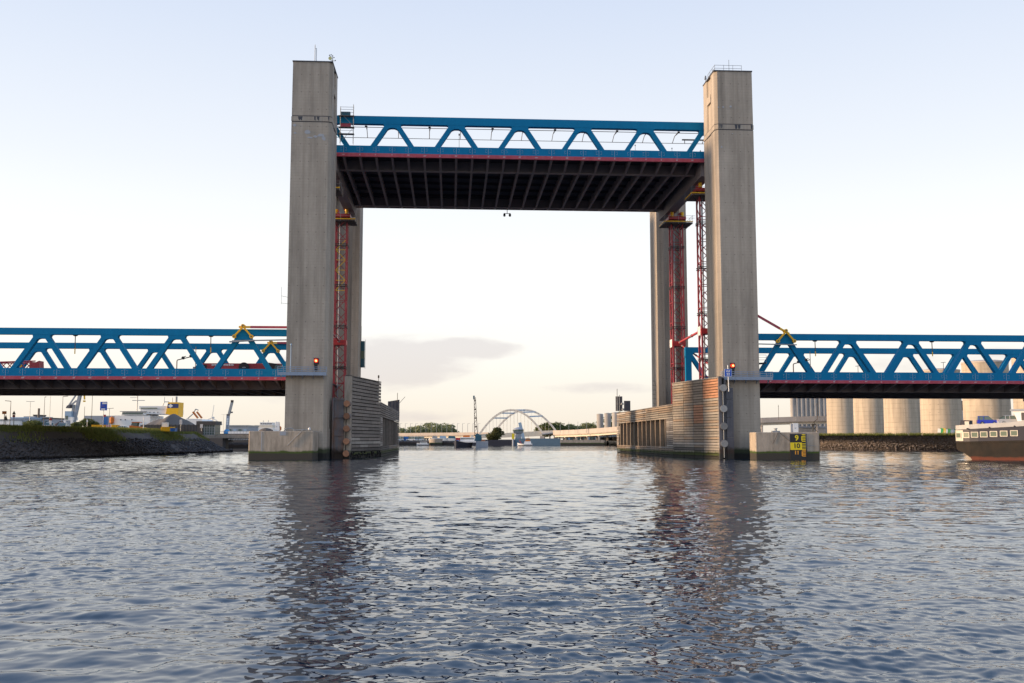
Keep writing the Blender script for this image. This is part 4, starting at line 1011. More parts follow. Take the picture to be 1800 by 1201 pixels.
def rocks(name, label_kind, base, d0, d1, zfun, n, mat, seed, ylim=None, s0=.16, s1=.5, bias=1.0):
    g = np.random.default_rng(seed)
    base = np.array(base); seg = np.linalg.norm(np.diff(base, axis=0), axis=1); cs = np.concatenate([[0], np.cumsum(seg)])
    t = g.uniform(0, cs[-1], n); i = np.clip(np.searchsorted(cs, t)-1, 0, len(seg)-1); f = (t-cs[i])/seg[i]
    p = base[i]+(base[i+1]-base[i])*f[:, None]; dr = (base[i+1]-base[i])/seg[i][:, None]; nr = np.stack([-dr[:, 1], dr[:, 0]], -1)
    d = d0+(d1-d0)*g.random(n)**bias; p = p+nr*d[:, None]
    ok = np.ones(n, bool)
    if ylim is not None: ok = (p[:, 1] > ylim[0]) & (p[:, 1] < ylim[1])
    p = p[ok]; d = d[ok]; n = len(p)
    z = zfun(np.abs(d))
    c = np.array([[1,0,0],[-1,0,0],[0,1,0],[0,-1,0],[0,0,1],[0,0,-1],[.62,.62,.5],[-.62,.62,.5],[.62,-.62,.5],[-.62,-.62,.5]], float)
    fc = np.array([[0,2,6],[0,6,8],[0,8,3],[3,8,9],[1,3,9],[1,9,7],[1,7,2],[2,7,6],[4,6,7],[4,8,6],[4,9,8],[4,7,9],[5,2,0],[5,0,3],[5,3,1],[5,1,2]])
    sz = g.uniform(s0, s1, n)[:, None]*g.uniform(.6, 1.3, (n, 3))
    v = c[None]*sz[:, None, :]*g.uniform(.75, 1.2, (n, 10, 1))
    a = g.uniform(0, 6.28, n); ca, sa = np.cos(a)[:, None], np.sin(a)[:, None]
    v = np.stack([v[..., 0]*ca-v[..., 1]*sa, v[..., 0]*sa+v[..., 1]*ca, v[..., 2]], -1)
    v += np.concatenate([p, (z+g.uniform(-.05, .12, n))[:, None]], 1)[:, None, :]
    F = (fc[None]+(np.arange(n)*10)[:, None, None]).reshape(-1, 3)
    me = bpy.data.meshes.new(name); me.vertices.add(n*10); me.vertices.foreach_set('co', v.astype(np.float32).ravel())
    me.loops.add(len(F)*3); me.loops.foreach_set('vertex_index', F.astype(np.int32).ravel()); me.polygons.add(len(F)); me.polygons.foreach_set('loop_start', (np.arange(len(F))*3).astype(np.int32))
    me.update(calc_edges=True); me.materials.append(mat)
    o = bpy.data.objects.new(name, me); COL.objects.link(o); tag(o, label_kind[0], label_kind[1], kind='stuff'); return o
pl = np.array([(-3, -2), (0, -.1), (1.5, .7), (3, 1.5), (4.5, 2.3), (6, 3.2), (7.5, 4.1), (9, 4.75), (11, 4.95), (14, 5.0)])
zl_ = lambda d: np.interp(d, pl[:, 0], pl[:, 1])
prr = np.array([(0, -.1), (2, .9), (3.5, 1.9), (5, 2.9), (6.2, 3.6), (8, 4.0), (12, 4.05)])
zr_ = lambda d: np.interp(d, prr[:, 0], prr[:, 1])
rocks('riprap', ('dark rough stones covering the lower left riverbank', 'stones'), bL, -0.8, 5.6, zl_, 24000, M['rock'], 3, (100, 260), .10, .34, 1.2)
rocks('riprap', ('pale grey stones covering the right riverbank below the silos', 'stones'), bR, 1.2, -7, zr_, 18000, M['rrock'], 4, (240, 480), .10, .32, .8)

def grass(name, lab, base, d0, d1, zfun, n, mat, seed, ylim, h0, h1, w, patchy=0.0):
    g = np.random.default_rng(seed)
    base = np.array(base); seg = np.linalg.norm(np.diff(base, axis=0), axis=1); cs = np.concatenate([[0], np.cumsum(seg)])
    t = g.uniform(0, cs[-1], n); i = np.clip(np.searchsorted(cs, t)-1, 0, len(seg)-1); f = (t-cs[i])/seg[i]
    p = base[i]+(base[i+1]-base[i])*f[:, None]; dr = (base[i+1]-base[i])/seg[i][:, None]; nr = np.stack([-dr[:, 1], dr[:, 0]], -1)
    d = g.uniform(min(d0, d1), max(d0, d1), n); p = p+nr*d[:, None]
    keep = (p[:, 1] > ylim[0]) & (p[:, 1] < ylim[1])
    if patchy: keep &= (np.sin(p[:, 0]*.31+p[:, 1]*.23+1)+np.sin(p[:, 0]*.13-p[:, 1]*.19+2)+g.normal(0, .5, n)) > patchy
    p = p[keep]; d = d[keep]; n = len(p); z = zfun(np.abs(d))
    a = g.uniform(0, 6.28, n); h = g.uniform(h0, h1, n); ww = w*g.uniform(.6, 1.4, n)
    lean = g.normal(0, .35, (n, 2))*h[:, None]
    b = np.concatenate([p, (z-.03)[:, None]], 1); off = np.stack([np.cos(a)*ww, np.sin(a)*ww, np.zeros(n)], -1)
    v = np.stack([b-off, b+off, b+np.concatenate([lean, h[:, None]], 1)], 1).reshape(-1, 3)
    me = bpy.data.meshes.new(name); me.vertices.add(3*n); me.vertices.foreach_set('co', v.astype(np.float32).ravel())
    me.loops.add(3*n); me.loops.foreach_set('vertex_index', np.arange(3*n, dtype=np.int32)); me.polygons.add(n); me.polygons.foreach_set('loop_start', (np.arange(n)*3).astype(np.int32))
    me.update(calc_edges=True); me.materials.append(mat)
    o = bpy.data.objects.new(name, me); COL.objects.link(o); tag(o, lab, 'grass', kind='stuff')
grass('grass', 'green grass along the crest of the left riverbank', bL, 7.6, 13.5, zl_, 80000, M['grassblade'], 6, (110, 262), .2, .6, .06)
grass('grass', 'tufts of grass half way up the left riverbank', bL, 4.6, 8.6, zl_, 110000, M['grassblade'], 7, (110, 262), .25, .8, .07, .45)
grass('dry_growth', 'brown dry growth on the upper left riverbank', bL, 6.0, 9.0, zl_, 40000, M['brownblade'], 8, (110, 262), .15, .5, .06, .75)
grass('grass', 'green grass along the crest of the right riverbank', bR, -5.0, -11.5, zr_, 60000, M['grassblade'], 9, (240, 480), .3, 1.0, .09)
t = thing('driftwood', 'pale driftwood pole lying on the stones of the left bank', 'driftwood', at(206, 780, 186)+Vector((0, 0, .1)))
MB().tube((-1.2, .3, .5), (.6, 0, -.2), .1, 6).build('pole', M['wood_pale'], t)

# ------------------------------------------------------------------ trees
def tree_mesh(seed, rx, rz, n, leaf, mat, lumps=9, trunk=2.0, squash=1.0):
    g = np.random.default_rng(seed)
    cs = []
    for i in range(lumps):
        a = g.uniform(0, 6.28); r = rx*.62*np.sqrt(g.random()); zz = g.uniform(-.55, .6)*rz
        cs.append((r*np.cos(a), r*np.sin(a), zz, g.uniform(.34, .58)*min(rx, rz)))
    cs = np.array(cs)
    k = g.integers(0, lumps, n); u = g.normal(size=(n, 3)); u /= np.linalg.norm(u, axis=1)[:, None]
    rad = cs[k, 3]*(g.uniform(.55, 1.08, n))
    c = cs[k, :3]+u*rad[:, None]*np.array([1, 1, .85])
    c[:, 2] += trunk+rz
    A = g.normal(size=(n, 3)); A /= np.linalg.norm(A, axis=1)[:, None]; Bv = np.cross(A, g.normal(size=(n, 3))); Bv /= np.linalg.norm(Bv, axis=1)[:, None]
    s = leaf*g.uniform(.6, 1.3, n)[:, None]
    v = np.stack([c-A*s, c+Bv*s*.6, c+A*s, c-Bv*s*.6], 1).reshape(-1, 3)
    me = bpy.data.meshes.new('crown'); me.from_pydata(v.tolist(), [], np.arange(4*n).reshape(-1, 4).tolist()); me.materials.append(mat)
    mb = MB(); mb.tube((0, 0, -.5), (0, 0, trunk+rz*.8), .04*rx+.12, 7, .1)
    for i in range(min(lumps, 6)): mb.tube((0, 0, trunk+rz*.25*(1+i*.2)), (cs[i, 0]*.9, cs[i, 1]*.9, cs[i, 2]*.8+trunk+rz), .12, 5, .04)
    return me, mb.mesh('trunk', M['bark'])
def tree(label, cat, me, loc, rz, sc, group=None, name='tree'):
    t = thing(name, label, cat, loc, rz, group); t.scale = (sc*1.55, sc*1.55, sc) if not isinstance(sc, tuple) else sc
    inst(me[0], 'crown', t); inst(me[1], 'trunk', t); return t
TV = [tree_mesh(20+i, 4.5, 4.2, 1500, .42, M['leaf'], 10, 1.6) for i in range(3)]
TP = [tree_mesh(30+i, 4.5, 4.2, 1400, .42, M['leaf_hazed'], 10, 1.6) for i in range(3)]
TB = [tree_mesh(40+i, 4.5, 3.4, 2200, .34, M['leaf_dark'], 12, .4) for i in range(2)]
g = random.Random(9)
ORD = ['leftmost', 'second', 'third', 'fourth', 'fifth', 'sixth', 'seventh', 'eighth', 'ninth', 'tenth', 'eleventh', 'twelfth', 'thirteenth', 'fourteenth', 'fifteenth', 'sixteenth']
def nth(i, n): return 'leftmost' if i == 0 else 'rightmost' if i == n-1 else ORD[i]
names_ = ['small', 'low', 'rounded', 'bushy', 'tall', 'full', 'dense', 'broad', 'spreading', 'shaggy', 'leafy', 'sloping', 'last']
for i in range(11):     # grove behind the left end of the far viaduct
    px = 696+i*10.2; top = [749, 748, 750, 749, 745, 742, 741.5, 743, 743.5, 744.5, 749][i]
    D = 700+g.uniform(-15, 15); h = Z_(top, D)-2.1
    tree(nth(i, 11)+' pale green tree of the grove behind the left viaduct', 'tree', TP[i % 3], (X_(px, D), D, 2.1), g.uniform(0, 6), h/10.2*1.0, 'grove behind the left viaduct')
for i, (px, top) in enumerate([(957, 742), (966, 741), (975, 740), (984, 743), (990, 747)]):
    D = 680; h = Z_(top, D)-2.1
    tree(nth(i, 5)+' dark green tree behind the right foot of the arch bridge', 'tree', TV[i % 3], (X_(px, D), D+g.uniform(-8, 8), 2.1), g.uniform(0, 6), h/10.2, 'trees behind the arch bridge foot')
for i in range(6):
    px = 1004+i*9; D = 690; h = Z_(744-i*.6, D)-3
    tree(nth(i, 6)+' pale tree between the arch bridge and the small silos', 'tree', TP[i % 3], (X_(px, D), D, 3), g.uniform(0, 6), h/10.2, 'trees left of the small silos')
for i, (px, top) in enumerate([(1083, 724), (1093, 722), (1108, 722), (1118, 724)]):
    D = 640; h = Z_(top, D)-4
    tree(nth(i, 4)+' green tree showing above the far end of the right fender', 'tree', TV[i % 3], (X_(px, D), D, 4), g.uniform(0, 6), h/10.2, 'trees above the right fender')
D = 500; h = Z_(749, D)-2.1
tree('large dark bush in front of the left half of the arch bridge', 'bush', TB[0], (X_(873, D), D, 0.9), .3, (1.8, 1.5, h/6.2), name='bush')
D = 240; h = Z_(733, D)-4.9
for i, (px, top, lab) in enumerate([(135, 737, 'round green bush left of the info board'), (152, 733.5, 'tall green bush nearest the blue info board'), (161, 738, 'thin bush behind the street lamp by the info board'), (59, 734, 'round bush in front of the blue grey sheds'), (50, 738, 'smaller bush at the left of the round bush by the sheds')]):
    D = 235+i*3; h = Z_(top, D)-4.9
    tree(lab, 'bush', TV[i % 3] if i != 1 else TV[1], (X_(px, D), D, 4.4), i, (h/10.2*1.7, h/10.2*1.7, h/9), name='bush')

# ------------------------------------------------------------------ concrete viaduct with piers, and the arch bridge
def viaduct(label, pts, group, barrier=1.1, slab=1.0, width=9.0, piers=True, every=14.0):
    V = thing('viaduct', label, 'viaduct', (0, 0, 0))
    g = [Vector((X_(px, D), D, Z_(py, D))) for px, py, D in pts]
    dense = []
    for a, b in zip(g[:-1], g[1:]):
        n = max(1, int((b-a).length/every)); dense += [a+(b-a)*k/n for k in range(n)]
    dense.append(g[-1])
    for a, b in zip(dense[:-1], dense[1:]):
        d = (b-a).normalized(); nrm = Vector((-d.y, d.x, 0)).normalized()
        if nrm.y < 0: nrm = -nrm
        e = d*.02
        MB().prism([a+e, b-e, b-e-Vector((0, 0, barrier)), a+e-Vector((0, 0, barrier))], nrm*.35).build('parapet', M['far_concrete'], V)
        MB().prism([a+nrm*width, b+nrm*width, b+nrm*width-Vector((0, 0, barrier)), a+nrm*width-Vector((0, 0, barrier))], nrm*.35).build('parapet', M['far_concrete'], V)
        z1 = Vector((0, 0, barrier+.002)); z2 = Vector((0, 0, barrier+slab*.35))
        MB().prism([a+nrm*.25-z1, b+nrm*.25-z1, b+nrm*.25-z2, a+nrm*.25-z2], nrm*(width-.2)).build('deck', M['far_concrete'], V)
        for off in (1.2, width-1.6):
            z3 = Vector((0, 0, barrier+slab*.35+.002)); z4 = Vector((0, 0, barrier+slab+.35))
            MB().prism([a+nrm*off-z3, b+nrm*off-z3, b+nrm*off-z4, a+nrm*off-z4], nrm*.8).build('girder', M['cream'], V)
        if piers:
            zt = a.z-barrier-slab-.36
            for off in (1.3, width-1.7):
                c = a+nrm*off
                MB().box(-.45, -.45, -1, .45, .45, zt-.5).build('pier', M['far_concrete'], V, loc=(c.x, c.y, 0))
            c = a+nrm*(width/2)
            MB().box(-.5, -width/2+.6, zt-.5, .5, width/2-.6, zt).build('pier_cap', M['far_concrete'], V, loc=(c.x, c.y, 0), rot=(0, 0, math.atan2(nrm.y, nrm.x)-math.pi/2))
    return V, dense
V1, p1 = viaduct('pale concrete viaduct left of the arch bridge', [(640, 762, 650), (700, 761.5, 640), (780, 760.7, 622), (843, 760, 606)], '', 1.7, 1.2, every=16)
V2, p2 = viaduct('long concrete viaduct curving from the arch bridge towards the silos', [(972, 757, 600), (1010, 755.5, 575), (1050, 753, 552), (1085, 750, 538), (1150, 746, 526), (1230, 741, 520), (1300, 736.5, 518), (1341, 734.5, 517), (1400, 732.5, 517), (1476, 731, 518)], '', 2.5, 1.1, every=9.5)
for i in range(16):      # lighting masts along the viaduct at the left
    px = 702+i*9.2; D = 640
    t = thing('viaduct_lamp', nth(i, 16)+' slim lamp post in the row along the left viaduct', 'street lamp', (X_(px, D), D+3, Z_(762, D)), 0, 'lamp posts along the left viaduct')
    MB().tube((0, 0, -1.2), (0, 0, 6.3), .12, 5).build('pole', M['steel'], t); MB().beam((0, 0, 6.3), (1.5, 0, 6.4), .12, .12).build('arm', M['steel'], t)
for i, px in enumerate([985, 1000, 1016, 1031]):
    t = thing('viaduct_lamp', nth(i, 4)+' slim mast on the viaduct right of the arch bridge', 'street lamp', (X_(px, 560), 560, Z_(757, 560)), 0, 'masts right of the arch bridge')
    MB().tube((0, 0, -1.2), (0, 0, 5.0), .1, 5).build('pole', M['steel'], t)
for lab, px, py, ww in (('dark mast on the viaduct left of the fluted silo', 1369, 712, .12), ('dark mast on the viaduct right of the fluted silo', 1437, 709, .15), ('pale mast on the viaduct in front of the fluted silo', 1398.5, 713, .1)):
    D = 516; t = thing('mast', lab, 'mast', (X_(px, D), D-.8, Z_(734, D)-1.2), 0); h = Z_(py, D)-Z_(734, D)+1.2
    MB().tube((0, 0, 0), (0, 0, h), ww, 6).build('pole', M['rail_cable'] if 'dark' in lab else M['steel'], t)
    MB().beam((-.3, 0, h*.9), (.3, 0, h*.9), .1, .1).build('arm', M['rail_cable'], t)
# arch bridge
A = thing('arch_bridge', 'white steel twin arch bridge in the far background', 'arch bridge', (0, 0, 0))
def arch(p0, apex, p1, n=18):
    pts = []
    for i in range(n+1):
        u = i/n; x = p0.x+(p1.x-p0.x)*u; y = p0.y+(p1.y-p0.y)*u
        zb = p0.z+(p1.z-p0.z)*u; pts.append(Vector((x, y, zb+(apex-(p0.z+p1.z)/2)*(1-(2*u-1)**2)**.92 if False else zb+(apex-(p0.z+p1.z)/2)*(4*u*(1-u)))))
    return pts
DA, DB = 600, 640
a0, a1_ = at(842, 765, DA), at(953, 760.5, DA); za = Z_(721, DA)
b0, b1_ = at(866.5, 764, DB), at(977, 757.5, DB); zb_ = Z_(721, DB)
arA, arB = arch(a0, za, a1_), arch(b0, zb_, b1_)
for ar in (arA, arB):
    mb = MB()
    for p, q in zip(ar[:-1], ar[1:]): mb.beam(p, q+(q-p)*.04, 1.2, 1.15)
    mb.build('arch_rib', M['archpaint'], A)
for i in (4, 6, 9, 12, 14): MB().beam(arA[i], arB[i], 1.0, .8).build('cross_brace', M['paleblue'], A)
zd0 = a0.z; 
for ar in (arA, arB):
    for i in range(2, 17):
        p = ar[i]; zd_ = ar[0].z+(ar[-1].z-ar[0].z)*i/18
        if p.z-zd_ > 1: MB().tube((p.x, p.y, p.z), (p.x, p.y, zd_), .055, 4).build('hanger', M['steel'], A)
dz = Vector((0, 0, 2.6)); dz2 = Vector((0, 0, .5))
for (p, q) in ((a0, a1_), (b0, b1_)): MB().prism([p+dz2, q+dz2, q+dz2-dz, p+dz2-dz], (0, .8, 0)).build('tie_girder', M['cream'], A)
MB().prism([a0-Vector((0, -.9, .8)), a1_-Vector((0, -.9, .8)), b1_-Vector((0, .1, .8)), b0-Vector((0, .1, .8))], (0, 0, -.6)).build('deck', M['far_concrete'], A)
for p in (a0, a1_, b0, b1_): MB().box(p.x-1.3, p.y-1, -1, p.x+1.3, p.y+1, p.z-2.12).build('pier', M['far_concrete'], A)
# control tower and pale blue mast behind, yellow beacon
t = thing('control_tower', 'grey blue harbour control tower below the arch bridge', 'control tower', (X_(911, 500), 500, 2.1))
MB().tube((0, 0, 0), (0, 0, 4.0), 1.6, 10).build('stem', M['cladding'], t); MB().lathe([(1.5, 3.6), (2.6, 4.2), (2.7, 5.8), (2.2, 6.1), (.6, 6.8)], 12, (0, 0, 0)).build('cabin', M['cladding'], t)
MB().lathe([(2.75, 4.7), (2.78, 5.5)], 12, (0, 0, 0)).build('window_band', M['glass'], t)
t = thing('leaning_mast', 'leaning pale blue raised bridge arm in front of the arch hangers', 'mast', (X_(917, 520), 520, 2.1))
MB().beam((1.2, 0, 0), (-1.0, 0, Z_(743, 520)-2.1), 1.6, 1.0, up=(0, 1, 0)).build('arm', M['paleblue'], t)
t = thing('yellow_beacon', 'small yellow beacon on the far quay near the tug', 'beacon', (X_(902, 470), 470, 0))
MB().tube((0, 0, -1), (0, 0, 3.0), .5, 8).build('post', M['cladding'], t); MB().box(-.6, -.3, 3.0, .6, .3, 5.6).build('board', M['sign_yellow'], t)

# ------------------------------------------------------------------ silos at the right
def silo(label, px, D, dia, top_z, z0=4.0):
    s = thing('silo', label, 'silo', (X_(px, D), D, z0), 0, 'round concrete silos behind the right bank')
    r = dia/2; h = top_z-z0
    MB().lathe([(r*1.02, -1), (r, .5), (r*.985, h-.5)], 48, (0, 0, 0)).build('shell', M['silo'], s, smooth=True)
    MB().lathe([(r*1.0, h-.5), (r*1.0, h), (r*.6, h+.5), (.2, h+.7)], 48, (0, 0, 0)).build('roof', M['far_concrete'], s, smooth=True)
    return s
silo('nearest round silo, partly behind the motor barge wheelhouse', 1832, 285, 14, 27.5)
silo('large round silo above the stern of the motor barge', 1737, 318, 14, 27.5)
S4 = silo('round silo with coloured graffiti low on its wall', 1656, 360, 14, 27.8)
silo('round silo in the middle of the row, left of the graffiti', 1587, 406, 14, 27.8)
silo('round silo second from the left end of the row', 1530, 454, 14, 27.8)
silo('leftmost round silo next to the fluted silo block', 1480, 500, 14, 27.8)
g = random.Random(5)
for i in range(9):
    a = R(-95+g.uniform(-1, 1)+(i-4)*6.5); col = [(.7, .7, .68), (.05, .35, .12), (.75, .5, .05), (.7, .72, .75), (.1, .4, .15), (.72, .7, .7), (.6, .6, .62), (.1, .3, .12), (.75, .74, .7)][i]
    r = 7.02; p = Vector((r*math.cos(a), r*math.sin(a), 1.5)); tx = Vector((-math.sin(a), math.cos(a), 0)); h = g.uniform(.7, 1.5)
    MB().prism([p-tx*.55+Vector((0, 0, -h*.7)), p+tx*.45+Vector((0, 0, -h)), p+tx*.7+Vector((0, 0, h*.8)), p-tx*.3+Vector((0, 0, h))], p.normalized()*.06).build('graffiti_mark', material('graffiti_%d' % i, col, .8), S4)
F = thing('fluted_silo_block', 'grey block of narrow fluted silos left of the round silos', 'silo block', (X_(1391, 548), 548, 4.0))
wF = (X_(1462, 548)-X_(1391, 548))/9
for i in range(9): MB().lathe([(wF*.53, -1), (wF*.53, 26.0)], 16, (wF*(i+.5), 0, 0)).build('silo_tube', M['fluted'], F, smooth=True)
MB().box(0, -.5, 26.0, wF*9, 6, 29.5).build('roof', M['far_concrete'], F)
for i in range(3):
    px = 1055+i*11.2; D = 585
    s = thing('small_silo', ['leftmost of the three small silos over the viaduct', 'middle one of the three small silos over the viaduct', 'rightmost of the three small silos, next to the fender end'][i], 'silo', (X_(px, D), D-i*8, 3.5), 0, 'three small silos over the viaduct')
    MB().lathe([(1.95, -1), (1.95, Z_(728-i*.7, D)-3.5), (.3, Z_(727.5-i*.7, D)-3.4)], 20, (0, 0, 0)).build('shell', M['fluted'], s, smooth=True)
t = thing('shed', 'low grey shed seen between the two large silos', 'shed', (X_(1618, 420), 420, 4.0)); MB().box(0, 0, 0, 3.2*2, 8, 11).build('wall', M['cladding'], t); MB().prism([(-.3, -.3, 11), (6.7, -.3, 11), (6.7, -.3, 11.5), (-.3, -.3, 11.8)], (0, 8.6, 0)).build('roof', M['darkclad'], t)
t = thing('shed', 'grey shed showing left of the silo by the barge', 'shed', (X_(1688, 400), 400, 4.0)); MB().box(0, 0, 0, 4.5, 8, 14).build('wall', M['cladding'], t); MB().box(-.2, -.2, 10.5, 4.7, 0, 14.3).build('roof', M['darkclad'], t)
t = thing('service_building', 'low grey building under the right viaduct', 'building', (X_(1404, 535), 535, 4.0)); MB().box(0, 0, 0, 14.5, 8, Z_(752, 535)-4).build('wall', M['fluted'], t); MB().box(-.2, -.3, Z_(752, 535)-4, 14.7, 8.2, Z_(749.5, 535)-4).build('roof', M['cladding'], t)

# ------------------------------------------------------------------ boats
def hull(mb, Ls, W, zb, zt, sheer=0.0, bow=.28, flare=.82, n=14, stern_round=0.0, m=0, x0=0.0):
    """hull along +x (bow at +x), keel at zb, deck edge at zt"""
    rings = []
    for i in range(n+1):
        u = i/n; x = x0+Ls*u
        k = 1.0
        if u > 1-bow: k = max(.03, (1-((u-(1-bow))/bow)**2.0))
        if stern_round and u < stern_round: k = .72+.28*math.sin(u/stern_round*math.pi/2)
        w = W/2*k; z1 = zt+sheer*(max(0, u-.5)*2)**2+sheer*.35*(max(0, .5-u)*2)**2
        wb = w*flare*(1 if u < 1-bow else max(.05, k))
        rings.append([(x, -w, z1), (x, -wb, zb*.3), (x, -wb*.8, zb), (x, wb*.8, zb), (x, wb, zb*.3), (x, w, z1)])
    mb.loft(rings, m); return mb
# crane vessel in the middle of the channel
D = 372; C_ = at(819, 772, D)
t = thing('crane_vessel', 'working vessel with tall lattice crane boom in mid channel', 'boat', (X_(826, D), D, 0), 0)
hull(MB(), 9.0, 5.4, -.8, 1.7, .8, .5).build('bow_hull', M['navy'], t, loc=(-1.5, 3, 0), rot=(0, 0, R(-112)), label='dark bow facing the viewer')
MB().box(-4.3, -.6, 1.75, 2.2, 5.5, 2.35).build('bulwark', M['white'], t)
MB().box(-3.6, .5, 2.36, 1.6, 5, 3.7).build('deckhouse', M['white'], t)
MB().box(-3.4, .46, 2.9, 1.4, .5, 3.3).build('window_band', M['glass'], t)
MB().box(-2.6, 1.2, 3.71, -.2, 3.5, 4.4).build('deck_load', M['orange'], t); MB().box(.3, 1.2, 3.71, 1.2, 3.5, 4.5).build('deck_load', M['cream'], t)
MB().box(-5.4, -.2, -.5, -4.0, 3.5, 1.1).build('pontoon', M['navy'], t); MB().box(-5.2, .2, 1.11, -4.1, 2, 2.6).build('blue_container', M['midblue'], t); MB().box(-5.3, .4, 2.61, -3.6, 2, 3.5).build('flag_stack', M['pinkred'], t)
MB().box(2.3, -.2, -.7, 6.6, 7, 2.2).build('barge_hull', M['cladding'], t); MB().box(4.2, .5, 2.21, 5.6, 3, 2.8).build('deck_load', M['rust_disc'], t)
MB().prism([(1.8, 1.5, 2.4), (4.4, 1.5, 2.4), (4.2, 1.5, 4.4), (2.6, 1.5, 5.2), (1.9, 1.5, 4.6)], (0, 2.5, 0)).build('crane_cab', M['teal'], t)
zt_ = Z_(698, D); pb = Vector((2.2, 2.6, 4.0)); ptop = Vector((X_(834.2, D, 698)-X_(826, D), 2.6, zt_))
legs = [(-.55, -.5), (.55, -.5), (.55, .5), (-.55, .5)]
for a, b in legs: MB().tube(pb+Vector((a, b, 0)), ptop+Vector((a*.45, b*.5, 0)), .10, 5).build('boom_chord', M['rail_cable'], t)
nb = 9
for i in range(nb):
    u0, u1 = i/nb, (i+1)/nb; q0 = pb.lerp(ptop, u0); q1 = pb.lerp(ptop, u1); k0, k1 = 1-.5*u0, 1-.5*u1; s_ = 1 if i % 2 else -1
    MB().tube(q0+Vector((-.55*k0*s_, -.5*k0, 0)), q1+Vector((.55*k1*s_, -.5*k1, 0)), .06, 4).tube(q0+Vector((-.55*k0*s_, .5*k0, 0)), q1+Vector((.55*k1*s_, .5*k1, 0)), .06, 4).build('boom_lacing', M['rail_cable'], t)
    if i % 2 == 0: MB().beam(q0+Vector((-.6*k0, -.5*k0, .3)), q0+Vector((.6*k0, -.5*k0, .3)), .2, .5).build('boom_joint', M['rail_cable'], t)
MB().beam(ptop+Vector((-.3, 0, -.8)), ptop+Vector((-.35, 0, .6)), .6, .6).build('boom_tip', M['teal'], t)
# tug
D = 452
t = thing('tug_boat', 'small white tug with an orange red wheelhouse in the far channel', 'boat', (X_(923, D), D, 0), 0)
hull(MB(), 6.8, 3.0, -.5, .8, .55, .45).build('hull', M['white'], t, loc=(3.3, 0, 0), rot=(0, 0, R(180)))
hull(MB(), 6.6, 3.06, -.52, .25, 0, .45).build('boot_top', M['navy'], t, loc=(3.25, 0, 0), rot=(0, 0, R(180)))
MB().prism([(-.6, -1, .8), (2.8, -1, .8), (2.6, -1, 2.0), (-.2, -1, 2.0)], (0, 2, 0)).build('deckhouse', M['white'], t)
MB().prism([(.1, -.9, 2.0), (2.3, -.9, 2.0), (2.1, -.9, 3.4), (.5, -.9, 3.4)], (0, 1.8, 0)).build('wheelhouse', M['orange'], t, label='orange red wheelhouse')
MB().box(.4, -.93, 2.7, 2.05, -.9, 3.2).build('window_band', M['glass'], t); MB().tube((1.4, 0, 3.4), (1.4, 0, 4.6), .06, 5).build('mast', M['black'], t); MB().tube((-1.6, 0, .9), (-2.6, 0, 2.6), .12, 5).build('flag_staff', M['pinkred'], t)
# small moored launch and stone dolphin
D = 478
t = thing('moored_launch', 'small white launch moored by the round stone dolphin', 'boat', (X_(744, D), D-3, 0), 0)
hull(MB(), 5.6, 2.2, -.4, .9, .35, .4).build('hull', M['white'], t, loc=(2.8, 0, 0), rot=(0, 0, R(180))); hull(MB(), 5.4, 2.25, -.42, .3, 0, .4).build('boot_top', M['navy'], t, loc=(2.75, 0, 0), rot=(0, 0, R(180)))
MB().box(-1.2, -.8, .9, 2.0, .8, 1.7).build('cabin', M['white'], t); MB().box(-1.0, -.83, 1.15, 1.8, -.8, 1.5).build('window_band', M['glass'], t)
t = thing('stone_dolphin', 'round weathered stone dolphin on the far quay', 'mooring dolphin', (X_(766, D), D, 0), 0)
MB().lathe([(3.0, -1), (3.2, 2.2), (3.25, 2.9)], 18, (0, 0, 0)).build('base', M['block_concrete'], t, smooth=True); MB().lathe([(3.3, 2.9), (3.3, 3.2), (.2, 3.25)], 18, (0, 0, 0)).build('cap', M['far_concrete'], t)

